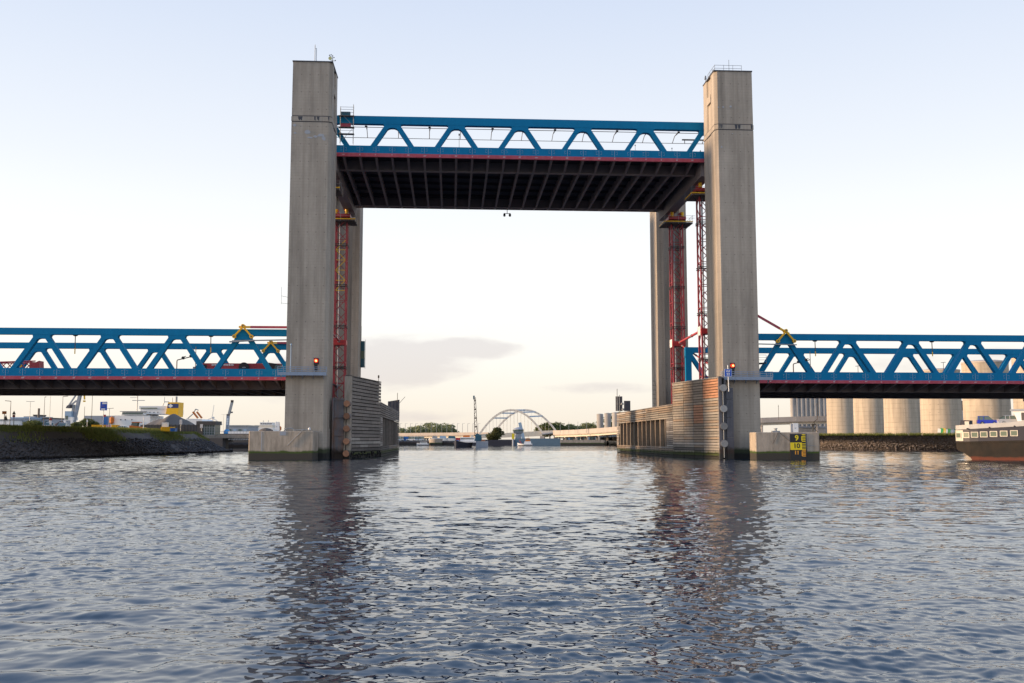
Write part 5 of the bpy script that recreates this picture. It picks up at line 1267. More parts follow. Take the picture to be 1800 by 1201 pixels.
def car(name, label, loc, rz, col, L_=4.3, W=1.75, H_=1.5, group=None, van=False, sc=1.0):
    c = thing(name, label, 'van' if van else 'car', loc, rz, group); c.scale = (sc,)*3
    body = material('car_paint_%s_%d' % (name, len(bpy.data.materials)), col, .3, var=.03, spec=.6)
    prof = [(-L_/2, .25), (L_/2, .25), (L_/2, .62), (L_/2-.15, .78), (L_/2-1.05, .88), (-L_/2+.1, .92), (-L_/2, .7)]
    MB().prism([(x, -W/2, z) for x, z in prof], (0, W, 0)).build('body', body, c)
    if van: top = [(L_/2-1.0, .88), (L_/2-1.7, H_), (-L_/2+.15, H_), (-L_/2+.06, .92)]
    else: top = [(L_/2-1.1, .88), (L_/2-1.85, H_-.04), (-L_/2+1.0, H_), (-L_/2+.3, .92)]
    W2 = W*.9
    rings = []
    for y, k in ((-W/2+.03, 0), (-W2/2+.1, 1), (W2/2-.1, 1), (W/2-.03, 0)):
        rings.append([(x, y, z) for x, z in top] if k else [(x, y, min(z, .93)) for x, z in top])
    g = MB(); x0, x1, x2, x3 = [p[0] for p in top]
    lo = [(x0, -W/2+.06, .9), (x3, -W/2+.06, .9), (x3, W/2-.06, .9), (x0, W/2-.06, .9)]
    hi = [(x1, -W2/2+.08, H_-.06), (x2, -W2/2+.08, H_-.06), (x2, W2/2-.08, H_-.06), (x1, W2/2-.08, H_-.06)]
    g.loft([lo, hi]).build('windows', M['glass'], c)
    MB().loft([[(x1+.05, -W2/2+.06, H_-.06), (x2-.05, -W2/2+.06, H_-.06), (x2-.05, W2/2-.06, H_-.06), (x1+.05, W2/2-.06, H_-.06)],
               [(x1-.08, -W2/2+.16, H_), (x2+.08, -W2/2+.16, H_), (x2+.08, W2/2-.16, H_), (x1-.08, W2/2-.16, H_)]]).build('roof', body, c)
    for xx in (x1*.5+x2*.5, x2+.1):
        for sy in (-1, 1): MB().beam((xx, sy*(W/2-.05), .9), (xx, sy*(W2/2-.06), H_-.05), .09, .05).build('pillar', body, c)
    wh = MB().tube((0, -.1, 0), (0, .1, 0), .31, 14).mesh('wheel', M['black'], True); hub = MB().tube((0, -.112, 0), (0, .112, 0), .17, 10).mesh('rim', M['steel'])
    for x in (-L_/2+.8, L_/2-.85):
        for y in (-W/2+.1, W/2-.1):
            w = inst(wh, 'wheel', c, (x, y, .31)); inst(hub, 'rim', w)
    for y in (-W/2+.28, W/2-.28):
        MB().box(L_/2-.1, y-.18, .6, L_/2+.01, y+.18, .74).build('headlight', M['white'], c); MB().box(-L_/2-.01, y-.14, .62, -L_/2+.06, y+.14, .8).build('tail_light', M['pinkred'], c)
    return c

# motor barge entering at the right
BX, BY = 67.2, 150.0
hd = math.atan2(-.62, .78)
t = thing('motor_barge', 'motor barge with dark hull, white bulwark and two cars on deck at the right edge', 'barge', (BX, BY, 0), hd)
LB, WB = 34.0, 7.4
def bring(x, k, pts): return [(x+ox, -WB/2*k*w, z) for ox, w, z in pts]
def sheer(x): return .05*x
# hull: rounded stern, undercut run aft
def hullpart(nm, mat, zlo, zhi, grow=0.0, run=None, xs=None):
    rings = []
    xs = xs or [0, .25, .7, 1.3, 2.2, 3.4, 5, 8, 14, 24, LB]
    for x in xs:
        k = min(1, .60+.40*math.sqrt(max(0, min(1, x/2.6))))
        w = WB/2*k+grow
        lo = zlo(x); hi = zhi(x)
        xs_ = x+(run(x) if run else 0)
        rings.append([(xs_, -w, lo), (x, -w, hi), (x, w, hi), (xs_, w, lo)])
    return MB().loft(rings).build(nm, mat, t)
hullpart('lower_hull', M['hull'], lambda x: 1.55-1.3*min(1, x/2.9)-2.2*min(1, max(0, (x-2.0)/2)), lambda x: 2.35+sheer(x)*.4, run=None)
hullpart('rubbing_strake', M['hull'], lambda x: 2.36+sheer(x)*.4, lambda x: 2.6+sheer(x)*.5, .05)
hullpart('accommodation', M['navy'], lambda x: 2.605+sheer(x)*.5, lambda x: 4.35+sheer(x), -.02)
hullpart('bulwark', M['barge_white'], lambda x: 4.355+sheer(x), lambda x: 5.0+sheer(x)+(.55 if x > 8 else 0), .03)
hullpart('stern_panel', M['cream'], lambda x: 2.72, lambda x: 4.3, .03, xs=[-.03, .25, .7, 1.25])
fr = MB().box(-.5, -.03, -.42, .5, 0, -.32).box(-.5, -.03, .32, .5, 0, .42).box(-.5, -.03, -.32, -.4, 0, .32).box(.4, -.03, -.32, .5, 0, .32).mesh('window_frame', M['cream'])
gl = MB().box(-.4, -.012, -.32, .4, 0, .32).mesh('pane', M['greenglass'])
for i, x in enumerate((.55, 1.75, 2.95, 4.2, 5.5, 6.85, 8.2)):
    k = min(1, .60+.40*math.sqrt(min(1, x/2.6))); k2 = min(1, .60+.40*math.sqrt(min(1, (x+.3)/2.6)))
    y = -WB/2*k+.0; ang = math.atan2(-WB/2*(k2-k), .3)
    w = inst(fr, 'window', t, (x, y-.03 if i else y-.05, 3.52+sheer(x)*.75), (0, 0, ang)); inst(gl, 'pane', w)
for x in (2.0, 5.0, 8.3): MB().lathe([(.12, 0), (.14, .12), (.03, .2)], 8, (x, -WB/2-.02, 4.32+sheer(x))).build('fairlead', M['navy'], t)
for i in range(4): MB().box(9.6, -WB/2-.03, 1.0+i*.32, 9.75, -WB/2-.005, 1.16+i*.32).build('draught_mark', M['sign_yellow'], t)
MB().box(-.0, -2.0, 4.6, LB-6, 2.0, 5.05).build('deck', M['darkclad'], t)
MB().prism([(.6, -2.4, 4.9), (2.0, -2.4, 4.9), (2.0, -2.4, 5.75), (.8, -2.4, 5.8)], (0, 1.8, 0)).build('deck_locker', M['navy'], t); MB().box(1.35, -2.43, 5.1, 1.95, -2.405, 5.6).build('locker_door', M['cream'], t)
MB().prism([(8.6, -3.0, 5.5), (14.5, -3.0, 5.5), (14.5, -3.0, 7.2), (8.0, -3.0, 6.95), (8.1, -3.0, 6.8)], (0, 5.6, 0)).build('aft_cabin', M['white'], t)
MB().box(9.1, -3.03, 5.65, 9.9, -3.005, 6.75).build('cabin_door', M['darkclad'], t); MB().box(10.2, -3.05, 6.1, 14.4, -3.005, 6.45).build('cabin_rail', M['white'], t)
MB().box(7.7, -3.2, 7.0, 14.8, 2.8, 7.25).build('cabin_roof', M['cladding'], t)
MB().box(10.6, -2.2, 7.26, 16, 2.2, 8.3).build('wheelhouse_base', M['white'], t); MB().prism([(10.6, -2.1, 8.31), (15.5, -2.1, 8.31), (15.8, -2.1, 9.4), (10.2, -2.1, 9.4)], (0, 4.2, 0)).build('wheelhouse_windows', M['glass'], t)
for x in (10.5, 12.2, 13.9): MB().box(x-.07, -2.14, 8.31, x+.07, -2.105, 9.4).build('window_mullion', M['cream'], t)
MB().prism([(9.5, -2.6, 9.41), (16.2, -2.6, 9.41), (16.0, -2.6, 9.7), (9.9, -2.6, 9.75)], (0, 5.2, 0)).build('wheelhouse_roof', M['paleblue'], t)
MB().lathe([(.8, 9.75), (.7, 10.0), (.4, 10.2), (.05, 10.28)], 14, (12, 0, 0)).build('radar_dome', M['white'], t, smooth=True)
for x, h_ in ((9.7, 12.0), (10.2, 11.6)): MB().tube((x, -2.4, 7.2 if x < 10 else 9.7), (x, -2.4, h_), .045, 6).build('mast', M['steel'], t)
MB().box(9.3, -2.5, 8.35, 9.6, -2.3, 8.7).build('searchlight', M['black'], t)
def onbarge(x, y, z): v = Vector((x, y, 0)); v.rotate(Matrix.Rotation(hd, 3, 'Z')); return Vector((BX, BY, z))+v
car('deck_car', 'bright blue estate car on the deck of the motor barge', onbarge(4.2, -1.0, 5.06), hd+R(20), (.01, .03, .42), 3.6, 1.7, 1.6, van=True, sc=.82)
car('deck_car', 'silver car parked in front of the blue one on the barge', onbarge(7.3, -.6, 5.06), hd+R(25), (.42, .43, .46), 4.3, 1.75, 1.5, sc=.9)

# ------------------------------------------------------------------ harbour behind the left bank
Z0 = 4.98; Z1 = 4.6
def post_lamp(label, px, top, D, arm=-1, z0=Z0, r=.08, mat='rail_cable', double=False, grp='street lamps behind the left bank'):
    t = thing('street_lamp', label, 'street lamp', (X_(px, D), D, z0), 0, grp); h = Z_(top, D)-z0
    MB().tube((0, 0, -.2), (0, 0, h), r, 6, r*.6).build('pole', M[mat], t)
    if arm: MB().beam((0, 0, h-.05), (arm*1.2, 0, h+.05), .14, .12).build('lamp_arm', M[mat], t)
    if double: MB().beam((0, 0, h-.05), (1.2, 0, h+.05), .14, .12).build('lamp_arm', M[mat], t)
post_lamp('street lamp with an arm to the left, beside the triangle signs', 16, 705, 205)
post_lamp('pale double armed lamp left of the blue grey sheds', 50.5, 706, 290, -1, mat='steel', double=True, r=.1)
post_lamp('tall dark lamp pole rising from behind the sheds', 75.5, 698, 260, .3)
post_lamp('tall pale pole right of the dark lamp pole', 85.5, 696, 275, 0, mat='cream')
post_lamp('tall lamp pole just left of the harbour crane', 107.5, 697, 240, 1)
post_lamp('short distant lamp between the crane and the info board', 146.5, 715, 330, 0, r=.1)
post_lamp('tall pole beside the bushes left of the info board', 159.5, 694, 240, 0)
post_lamp('double armed lamp right of the info board', 190.5, 718, 300, -1, double=True, r=.09)
post_lamp('distant lamp right of the wind turbine', 392, 729, 520, -1, Z1, .12, 'cream', True)
post_lamp('white post at the foot of the grey sand heap', 251.5, 732, 215, 0, mat='white', r=.12)
t = thing('chimney', 'thin dark chimney behind the blue grey sheds', 'chimney', (X_(66, 430), 430, Z0)); MB().tube((0, 0, 0), (0, 0, Z_(718, 430)-Z0), .45, 10).build('stack', M['rail_cable'], t)
def sign(name, label, px, py, D, shape, mat, w, h, zg=Z0, pole=True, off=0):
    t = thing(name, label, 'sign', (X_(px, D), D, zg)); zc = Z_(py, D)-zg
    if pole: MB().tube((0, .05, -.3), (0, .05, zc), .06, 6).build('post', M['steel'], t)
    if shape == 'rect': MB().box(-w/2, -.04, zc-h/2, w/2, 0, zc+h/2).build('board', M[mat], t)
    if shape == 'tri': MB().prism([(-w/2, 0, zc-h/2), (w/2, 0, zc-h/2), (0, 0, zc+h/2)], (0, -.04, 0)).build('board', M[mat], t)
    return t, zc
sign('warning_board', 'orange board at the far left above the bank', 5.5, 725.5, 172, 'rect', 'orange', .75, .5)
sign('road_sign', 'grey back of a triangular sign below the orange board', 8.5, 734, 174, 'tri', 'slate', .75, .95)
t, zc = sign('road_sign', 'dark triangle sign with a round sign under it', 22.5, 725.5, 178, 'tri', 'rail_cable', .7, .65)
MB().tube((0, -.05, zc-.62), (0, .0, zc-.62), .26, 14).build('disc', M['pinkred'], t)
t, zc = sign('info_board', 'tall blue info board with white panels on a post', 180, 714, 214, 'rect', 'sign_blue', 1.5, 1.85)
MB().box(-.3, -.06, zc+.42, .68, -.045, zc+.78).build('panel', M['white'], t); MB().box(-.5, -.06, zc-.82, .38, -.045, zc-.5).build('panel', M['white'], t); MB().box(-.5, -.06, zc-.15, .2, -.045, zc+.1).build('panel', material('purple_panel', (.12, .1, .35), .6), t)
sign('notice_board', 'double post white notice board right of the sand heap', 317, 742, 206, 'rect', 'white', .55, 1.0)
sign('notice_board', 'small white board on a post before the glass building', 353.5, 749, 214, 'rect', 'white', .6, .8)
sign('road_sign', 'white sign on a thin post by the bushes', 152, 740, 216, 'rect', 'white', .3, .55)
# sheds
def shed(label, px0, px1, top, D, depth, mat, roof='darkclad', z0=Z0, roofh=.5, bands=0, name='shed', fascia=None):
    w = X_(px1, D)-X_(px0, D); t = thing(name, label, 'building', (X_(px0, D), D, z0)); h = Z_(top, D)-z0
    MB().box(0, 0, -.5, w, depth, h-roofh).build('wall', M[mat], t)
    MB().box(-.2, -.25, h-roofh, w+.2, depth+.2, h).build('roof', M[roof], t)
    for i in range(bands): MB().box(w*(i+.2)/bands, -.06, .4, w*(i+.8)/bands, -.01, h-roofh-1.0).build('window', M['paleblue' if i % 2 else 'glass'], t)
    return t, w, h
shed('pale low shed at the far left edge of the harbour', -30, 16, 737, 400, 20, 'white', 'cladding')
t, w, h = shed('grey shed with a pitched gable left of the round bush', 17, 42, 733.5, 410, 20, 'cladding', 'paleblue')
shed('blue grey shed behind the round bush', 41, 60, 732, 430, 16, 'paleblue', 'cladding', bands=3)
shed('long blue and grey shed right of the round bush', 62, 91, 734.5, 425, 18, 'cladding', 'darkclad', bands=4)
t, w, h = shed('dark low house roof at the foot of the dark chimney', 57, 64, 729, 450, 8, 'darkclad', 'darkclad')
shed('long cream shed with a grey roof behind the info board', 148, 203, 731, 430, 24, 'cream', 'cladding', roofh=3.4)
t = thing('container_cabin', 'white site cabin in front of the grey gable shed', 'cabin', (X_(36, 300), 300, Z0)); MB().box(0, 0, 0, 2.0, 5, 1.6).build('wall', M['white'], t); MB().box(-.05, -.05, 1.6, 2.05, 5, 1.75).build('roof', M['cladding'], t)
g_ = thing('guard_rail', 'white guard rail along the road on the left bank', 'railing', (0, 0, Z0))
a, b = at(-20, 746, 235), at(112, 751, 205)
MB().beam((a.x, a.y, .55), (b.x, b.y, .55), .08, .3).build('rail', M['white'], g_)
for i in range(14):
    p = a.lerp(b, i/13); MB().box(p.x-.06, p.y-.06+.1, -.2, p.x+.06, p.y+.06+.1, .7).build('post', M['steel'], g_)
def heap(label, name, px0, px1, top, D, mat, seed, z0=Z0, cat='heap', peak=.5, dep=10):
    w = X_(px1, D)-X_(px0, D); h = Z_(top, D)-z0; g = np.random.default_rng(seed); nx, ny = 44, 16
    t = MB(); v = []; ph = g.uniform(0, 6, 8)
    for j in range(ny+1):
        for i in range(nx+1):
            u = i/nx; q = j/ny
            e = (u/peak if u < peak else (1-u)/(1-peak)); base = max(0, e)**1.08*math.sin(math.pi*q)**.8
            r = 1+.07*math.sin(9*u+ph[0]+3*q)+.05*math.sin(21*u+ph[1]-5*q)+.04*math.sin(37*u+ph[2])
            v.append((w*u, dep*(q-.2), h*max(0, base)*r/1.06-.15))
    f = [(j*(nx+1)+i, j*(nx+1)+i+1, (j+1)*(nx+1)+i+1, (j+1)*(nx+1)+i) for j in range(ny) for i in range(nx)]
    t.add(v, f); o = t.build(name, M[mat], loc=(X_(px0, D), D, z0), smooth=True); tag(o, label, cat); return o
heap('large grey sand heap in front of the white ship', 'sand_heap', 196, 352, 725.5, 262, 'sand', 2, peak=.62, dep=22)
heap('dark brown heap between the sheds and the harbour crane', 'ore_heap', 76, 116, 737.5, 255, 'ore', 3)
heap('low dark heap behind the yellow containers', 'ore_heap', 160, 190, 742.5, 250, 'ore', 4)
# vehicles
car('parked_car', 'white car under the red warning sign on the left bank road', (X_(86, 205), 205, Z0-.05), R(-70), (.75, .75, .76))
car('parked_car', 'white car with dark windows nearest the harbour crane', (X_(109, 208), 208, Z0-.1), R(-80), (.72, .73, .75))
car('parked_car', 'low white car in front of the grey sand heap', (X_(212, 214), 214, Z0-.35), R(175), (.72, .73, .72), sc=.8)
t, zc = sign('work_sign', 'red and white works sign on the road between the two white cars', 87.5, 742.5, 203, 'rect', 'white', .45, .9); MB().prism([(-.4, -.06, zc+.4), (.4, -.06, zc+.4), (0, -.06, zc+1.0)], (0, -.03, 0)).build('triangle', M['pinkred'], t)
t = thing('works_barrier', 'red and white striped works barrier by the info board', 'barrier', (X_(184.5, 210), 210, Z0))
for i in range(6): MB().box(i*.2, 0, .1, i*.2+.19, .05, 1.0).build('stripe', M['white' if i % 2 else 'crimson'], t)
t = thing('blue_box', 'tall blue box unit behind the info board', 'box unit', (X_(178.5, 240), 240, Z0)); MB().box(0, 0, 0, 1.05, 1, Z_(733, 240)-Z0).build('housing', M['midblue'], t); MB().box(.1, .1, Z_(733, 240)-Z0, .6, .6, Z_(729, 240)-Z0).build('beacon_lamp', M['pinkred'], t)
for lab, a, b, top, D, mt in (('long yellow container left of the striped barrier', 160, 184, 747, 216, 'yellow'), ('short yellow container right of the striped barrier', 194.5, 205, 747, 216, 'yellow'), ('yellow container with the pale tank on top', 282, 303, 750.5, 214, 'yellow'), ('small blue skip beside the yellow container', 298.5, 306.5, 752.5, 211.5, 'midblue')):
    t = thing('container', lab, 'container', (X_(a, D), D, Z0-.35)); w = X_(b, D)-X_(a, D); h = Z_(top, D)-Z0+.35
    MB().box(0, 0, 0, w, 1.6, h-.06).build('body', M[mt], t); MB().box(-.04, -.04, h-.06, w+.04, 1.64, h).build('rim', M[mt], t)
    for i in range(max(2, int(w/.5))): MB().box(w*(i+.5)/max(2, int(w/.5))-.03, -.05, .05, w*(i+.5)/max(2, int(w/.5))+.03, -.002, h-.1).build('rib', M[mt], t)
t = thing('tank', 'pale square tank standing on the yellow container', 'tank', (X_(283.5, 214.6), 214.6, Z_(750.5, 214))); MB().box(0, 0, .002, 1.15, 1, .95).build('body', M['white'], t); MB().box(.4, .3, .95, .7, .6, 1.02).build('lid', M['black'], t)
t = thing('wheel_loader', 'orange wheel loader parked on the grass before the sand heap', 'loader', (X_(237, 215), 215, Z0-.35))
MB().prism([(-1.3, 0, .3), (1.1, 0, .3), (1.1, 0, 1.0), (.4, 0, 1.1), (-1.3, 0, 1.3)], (0, 1.4, 0)).build('body', M['orange'], t); MB().prism([(-1.0, .1, 1.3), (.3, .1, 1.12), (.4, .1, 1.9), (-.8, .1, 1.9)], (0, 1.2, 0)).build('cab', M['glass'], t); MB().box(-.9, .02, 1.9, .9, 1.4, 2.05).build('cab_roof', M['orange'], t)
MB().prism([(1.0, .1, .4), (1.9, .1, .1), (2.1, .1, .8), (1.7, .1, .9)], (0, 1.2, 0)).build('bucket', M['yellow'], t)
for x in (-.8, .75): MB().tube((x, -.05, .4), (x, .25, .4), .42, 14).build('wheel', M['black'], t)
t = thing('board_fence', 'dark board fence along the foot of the sand heap', 'fence', (X_(246, 222), 222, Z0-.3)); w = X_(346, 222)-X_(246, 222)
for i in range(38): MB().box(w*i/38, .03*(i % 2), 0, w*(i+1)/38-.03, .03*(i % 2)+.05, 1.45+.05*(i % 3)).build('board', M['darkclad'], t)
# glass fronted building with dark roof
D = 250; t = thing('glass_building', 'small building with dark flat roof and gridded glass front', 'building', (X_(346, D), D, Z1-.6)); w = X_(376.5, D)-X_(346, D); h = Z_(740.5, D)-Z1+.6
MB().box(0, 0, 0, w, 5, h-.95).build('glazing', M['glass'], t); MB().box(-.15, -.35, h-.95, w+.3, 5.2, h).build('roof', M['darkclad'], t)
for i in range(8): MB().box(w*i/7-.05, -.07, .1, w*i/7+.05, -.004, h-.96).build('mullion', M['cladding'], t)
for i in range(4): MB().box(0, -.05, (h-1)*i/4, w, -.003, (h-1)*i/4+.07).build('transom', M['cladding'], t)
MB().box(.0, -.1, 0, w*.35, -.072, h-.96).build('entrance_panel', M['darkclad'], t)
# creek crossing
D = 262; t = thing('creek_bridge', 'low concrete bridge over the creek behind the left block', 'bridge', (X_(352, D), D, 0)); w = X_(470, D)-X_(352, D); zb_ = Z_(764, D); 
MB().box(0, 0, zb_-.95, w, 9, zb_).build('deck', M['block_concrete'], t); MB().box(5.6, 1, -1.5, 6.4, 8, zb_-.955).build('pier', M['darkclad'], t); MB().box(7.2, .9, .5, w, 2, 2.1).build('pipe_rack', M['slate'], t)
for i in range(12): MB().tube((7.3+i*.65, .4, zb_-1.35), (7.75+i*.65, .4, zb_-1.15), .16, 6).build('pipe_joint', M['white'], t)
for i in range(22): MB().box(w*i/22, -.02, zb_+.001, w*i/22+.06, .05, zb_+.8).build('baluster', M['cladding'], t)
MB().box(0, -.03, zb_+.8, w, .06, zb_+.88).build('handrail', M['cladding'], t)
shed('long teal glazed hall behind the creek bridge', 402, 480, 758, 330, 14, 'teal', 'white', z0=Z1, roofh=1.3, bands=9)
shed('grey office block behind the teal glazed hall', 399, 435, 747.5, 380, 16, 'cladding', 'steel', z0=Z1, bands=4)
# white ship with yellow funnel
D = 330; t = thing('white_ship', 'large white ship with a yellow funnel behind the sand heap', 'ship', (X_(198, D), D, Z1-3.5), 0)
def sx(px): return X_(px, D)-X_(198, D)
def sz(py): return Z_(py, D)-(Z1-3.5)
MB().loft([[(sx(201), 0, 0), (sx(200), 0, sz(730.5)), (sx(200), 13, sz(730.5)), (sx(201), 13, 0)], [(sx(262), 0, 0), (sx(262), 0, sz(730.5)), (sx(262), 13, sz(730.5)), (sx(262), 13, 0)]]).build('house', M['white'], t)
MB().box(sx(262), 0, 0, sx(360), 13, sz(746)).build('hull', M['white'], t)
MB().prism([(sx(212), -.2, sz(730)), (sx(256), -.2, sz(730)), (sx(252), -.2, sz(723)), (sx(214), -.2, sz(724))], (0, 12, 0)).build('bridge_deck', M['white'], t); MB().box(sx(214), -.32, sz(728.5), sx(250), -.21, sz(725.5)).build('bridge_windows', M['glass'], t); MB().box(sx(210), -.6, sz(724), sx(256), 12, sz(723)).build('bridge_roof', M['steel'], t)
MB().box(sx(245), 0, sz(728), sx(300), 12, sz(719)).build('upper_house', M['white'], t); MB().box(sx(243), -.2, sz(719), sx(292), 12, sz(714)).build('top_house', M['white'], t); MB().box(sx(246), -.3, sz(718.5), sx(275), -.21, sz(716.8)).build('top_windows', M['greenglass'], t)
for px in (211, 219, 230.5): MB().tube((sx(px), -.06, sz(738)), (sx(px), .02, sz(738)), .22, 10).build('porthole', M['slate'], t)
for px in (262, 269, 276): MB().tube((sx(px), -.06, sz(725)), (sx(px), .02, sz(725)), .18, 10).build('porthole', M['slate'], t)
f = MB().prism([(sx(291), -.8, sz(728)), (sx(313), -.8, sz(733)), (sx(313.5), -.8, sz(707.5)), (sx(295), -.8, sz(707.5))], (0, 5, 0)).build('funnel', M['yellow'], t)
MB().prism([(sx(293.2), -.86, sz(717.5)), (sx(313.4), -.86, sz(717.5)), (sx(313.5), -.86, sz(710)), (sx(294.5), -.86, sz(710))], (0, .05, 0)).build('blue_band', material('funnel_band', (.03, .05, .16), .5), f)
MB().prism([(sx(299.5), -.92, sz(717.3)), (sx(304), -.92, sz(713.8)), (sx(299.5), -.92, sz(710.3)), (sx(295), -.92, sz(713.8))], (0, .05, 0)).build('white_diamond', M['white'], f)
MB().tube((sx(306), 1, sz(707.5)), (sx(306), 1, sz(697)), .35, 10).tube((sx(299), 1, sz(707.5)), (sx(299), 1, sz(699)), .12, 6).build('exhaust_pipe', M['steel'], f)
MB().tube((sx(233), 3, sz(724)), (sx(233), 3, sz(694)), .18, 6).beam((sx(224), 3, sz(703.5)), (sx(246), 3, sz(703.5)), .25, .2).beam((sx(220), 3, sz(698.5)), (sx(233), 3, sz(698.5)), .12, .12).build('radar_mast', M['steel'], t)
MB().path([(sx(278), 3, sz(714)), (sx(281), 3, sz(706)), (sx(289), 3, sz(706)), (sx(290.5), 3, sz(714))], .16, 6).tube((sx(281), 3, sz(706)), (sx(281.5), 3, sz(697)), .08, 5).build('aft_mast', M['steel'], t)
MB().path([(sx(324), 2, sz(737)), (sx(335), 2, sz(727)), (sx(339), 2, sz(719)), (sx(344), 2, sz(721))], .16, 6).build('davit', M['steel'], t)
for px in (336, 343): MB().beam((sx(px), 1, sz(724)), (sx(px+9), 1, sz(735)), .5, .7, up=(0, 1, 0)).build('davit_arm', M['orange'], t)
MB().prism([(sx(322), 0, sz(746)), (sx(360), 0, sz(746)), (sx(352), 0, sz(737)), (sx(326), 0, sz(736))], (0, 12, 0)).build('stern_house', M['white'], t)
MB().lathe([(.1, -1.3), (.7, -.8), (.75, .8), (.1, 1.3)], 12, (sx(197.5), -1, sz(739))).build('lifeboat', M['orange'], t)
# second ship by the block
D = 420; t = thing('white_ship', 'small white ship superstructure above the left mooring block', 'ship', (X_(444, D), D, Z1-3), 0)
def sx(px): return X_(px, D)-X_(444, D)
def sz(py): return Z_(py, D)-(Z1-3)
MB().box(sx(445), 0, 0, sx(480), 8, sz(752)).build('hull', M['white'], t); MB().box(sx(446), .5, sz(752), sx(478), 7, sz(747.5)).build('house', M['cream'], t); MB().box(sx(455), 1, sz(747.5), sx(477), 6, sz(742.5)).build('bridge_house', M['white'], t)
for i in range(6): MB().box(sx(456.5+i*3.4), .9, sz(746), sx(458.7+i*3.4), .99, sz(744)).build('window', M['slate'], t)
for px in (459, 468): MB().tube((sx(px), 3, sz(742.5)), (sx(px), 3, sz(739)), .12, 5).build('mast', M['steel'], t)
t = thing('orange_buoy_stack', 'orange buoys stacked behind the white cabinet on the left block', 'buoys', (X_(493, 150.5), 149.2, zl)); MB().lathe([(.2, 0), (.42, .25), (.42, .6), (.15, .85)], 12, (0, 0, .002)).build('buoy', M['orange'], t); MB().lathe([(.15, .85), (.3, 1.0), (.1, 1.2)], 12, (-.1, 0, 0)).build('buoy', M['orange'], t)
# harbour cranes
D = 400; t = thing('harbour_crane', 'grey jib harbour crane with pale blue machine house', 'crane', (X_(120, D), D, Z1), 0)
def P3(px, py, y=0): return Vector((X_(px, D)-X_(120, D), y, Z_(py, D)-Z1))
MB().prism([P3(112, 733), P3(123, 733), P3(123, 723), P3(112, 723)], (0, 5, 0)).build('machine_house', M['paleblue'], t); MB().prism([P3(112, 739), P3(126, 739), P3(126, 733.2), P3(112, 733.2)], (0, 5, 0)).build('gantry_house', M['white'], t); MB().box(P3(113, 738).x, -.06, P3(113, 738).z, P3(118, 730).x, -.01, P3(118, 731).z).build('cab_window', M['glass'], t)
for px in (112.5, 125): MB().beam(P3(px, 752), P3(px, 739.2), .8, .8).build('portal_leg', M['white'], t)
MB().beam(P3(124, 742, 2.5), P3(133.5, 690, 2.5), 1.0, 1.6).build('jib', M['cladding'], t)
MB().beam(P3(112, 715, 2.5), P3(128, 690, 2.5), .5, .5).build('back_stay', M['cladding'], t); MB().beam(P3(112, 716, 2.5), P3(127, 704, 2.5), .5, .6).build('counter_arm', M['cladding'], t); MB().prism([P3(111, 717.5, 1), P3(117, 717.5, 1), P3(119, 711, 1), P3(113, 713, 1)], (0, 3, 0)).build('counterweight', M['slate'], t)
MB().beam(P3(140, 690, 2.5), P3(141, 702, 2.5), .5, .5).beam(P3(139, 705, 2.5), P3(142.5, 705, 2.5), .6, .6).build('grab', M['yellow'], t); MB().beam(P3(128, 682, 2.5), P3(141, 690, 2.5), .5, .6).build('fly_jib', M['cladding'], t)
MB().beam(P3(121, 723, 2.5), P3(123, 711, 2.5), .8, .8).build('a_frame', M['steel'], t)
D = 340; t = thing('mobile_crane', 'mobile harbour crane with grey tower, bright blue base and pale boom', 'crane', (X_(398.5, D), D, Z1), 0)
def P3(px, py, y=0): return Vector((X_(px, D)-X_(398.5, D), y, Z_(py, D)-Z1))
MB().lathe([(.4, -1.2), (1.05, -.6), (1.1, .3), (.7, 1.0), (.2, 1.15)], 14, P3(398.5, 760.5)).build('slewing_drum', material('bright_blue', (.03, .28, .62), .45), t, smooth=True)
MB().beam(P3(399, 757), P3(400, 731), .9, 1.0).build('tower', M['cladding'], t); MB().beam(P3(397.5, 729.8), P3(402.5, 729.8), .9, .7).build('tower_head', M['slate'], t); 
for i in range(3): MB().box(P3(399.7, 737+i*4).x-.28, -.56, P3(0, 737+i*4).z-.4, P3(399.7, 737).x+.28, -.51, P3(0, 737+i*4).z+.3).build('tower_panel', M['white'], t)
MB().beam(P3(401, 728, .3), P3(406, 706, .3), .7, .8).build('boom', M['steel'], t); MB().beam(P3(403.8, 725, .2), P3(407.3, 725, .2), .7, .5).build('boom_hinge', M['slate'], t); MB().beam(P3(403.8, 705.5, .3), P3(408, 705.5, .3), .7, .8).build('boom_tip', M['rail_cable'], t)
D = 1500; t = thing('wind_turbine', 'distant white wind turbine behind the glass building', 'wind turbine', (X_(373, D), D, 2.0)); hub = Z_(734.5, D)-2
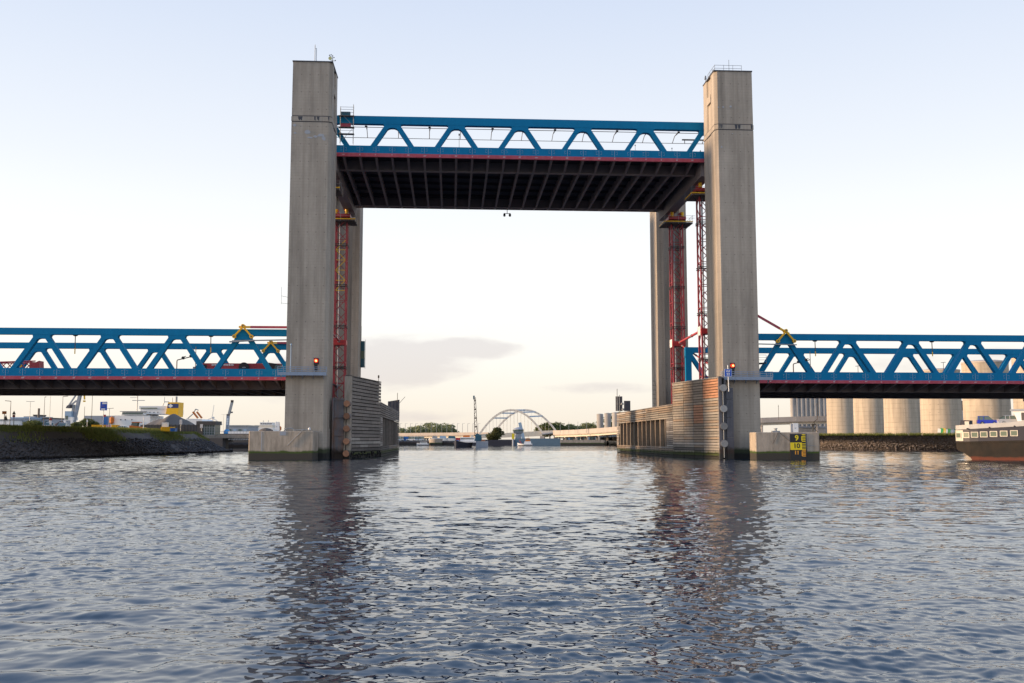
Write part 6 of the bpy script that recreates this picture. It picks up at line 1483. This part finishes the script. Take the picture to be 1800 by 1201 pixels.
MB().tube((0, 0, 0), (0, 0, hub), 1.5, 10, .9).build('tower', M['white'], t); MB().box(-1.3, -3, hub-1.2, 1.3, 4, hub+1.4).build('nacelle', M['white'], t)
for a in (83, 205, 327): MB().beam((0, -3.5, hub), (math.cos(R(a))*19, -3.5, hub+math.sin(R(a))*19), .5, 1.1).build('blade', M['white'], t)

# quay at the centre left: covered boats and vans parked along it
for i, (px, D, col, lab) in enumerate([(702, 505, (.62, .62, .64), 'white van at the left end of the row on the far quay'), (722, 505, (.7, .7, .72), 'white van right of the blue tarpaulin on the far quay'), (733, 508, (.66, .66, .68), 'white van with dark windscreen on the far quay'), (741, 508, (.7, .69, .67), 'white van at the right end of the row on the far quay')]):
    car('parked_van', lab, (X_(px, D), D, 2.16), R(-100 if i > 1 else 175), col, 4.6, 1.9, 2.2, 'vans parked on the far quay', True)
t = thing('covered_load', 'long load under a blue tarpaulin on the far quay', 'tarpaulin', (X_(707, 506), 506, 2.16)); MB().prism([(0, 0, 0), (4.0, 0, 0), (3.8, 0, 1.9), (.3, 0, 2.2)], (0, 2, 0)).build('tarpaulin', M['midblue'], t); MB().box(.2, .2, -.01, 3.8, 1.8, .0).build('pallet', M['wood_dark'], t)
for i, (px, w_, col, lab) in enumerate([(772, 4.5, 'paleblue', 'pale blue covered boat left of the green boat'), (787, 5.0, 'teal', 'green covered boat by the far quay'), (759, 3.5, 'steel', 'grey covered boat above the stone dolphin')]):
    t = thing('covered_boat', lab, 'boat', (X_(px, 500), 500, 2.16), 0, 'boats laid up on the far quay')
    hull(MB(), w_, 2.2, .15, 1.2, .3, .4).build('hull', M['white'], t); MB().prism([(.2, -1, 1.2), (w_*.8, -1, 1.2), (w_*.7, -.9, 2.4), (.5, -.9, 2.5)], (0, 1.9, 0)).build('cover', M[col], t)

for i, (a, b, top) in enumerate([(992, 1020, 763.5), (1024, 1058, 762.5), (1062, 1120, 761)]):
    shed(['low dark shed left under the curving viaduct', 'middle dark shed under the curving viaduct', 'rightmost dark shed under the curving viaduct'][i], a, b, top, 625, 8, 'darkclad', 'cladding', z0=2.15, bands=5)
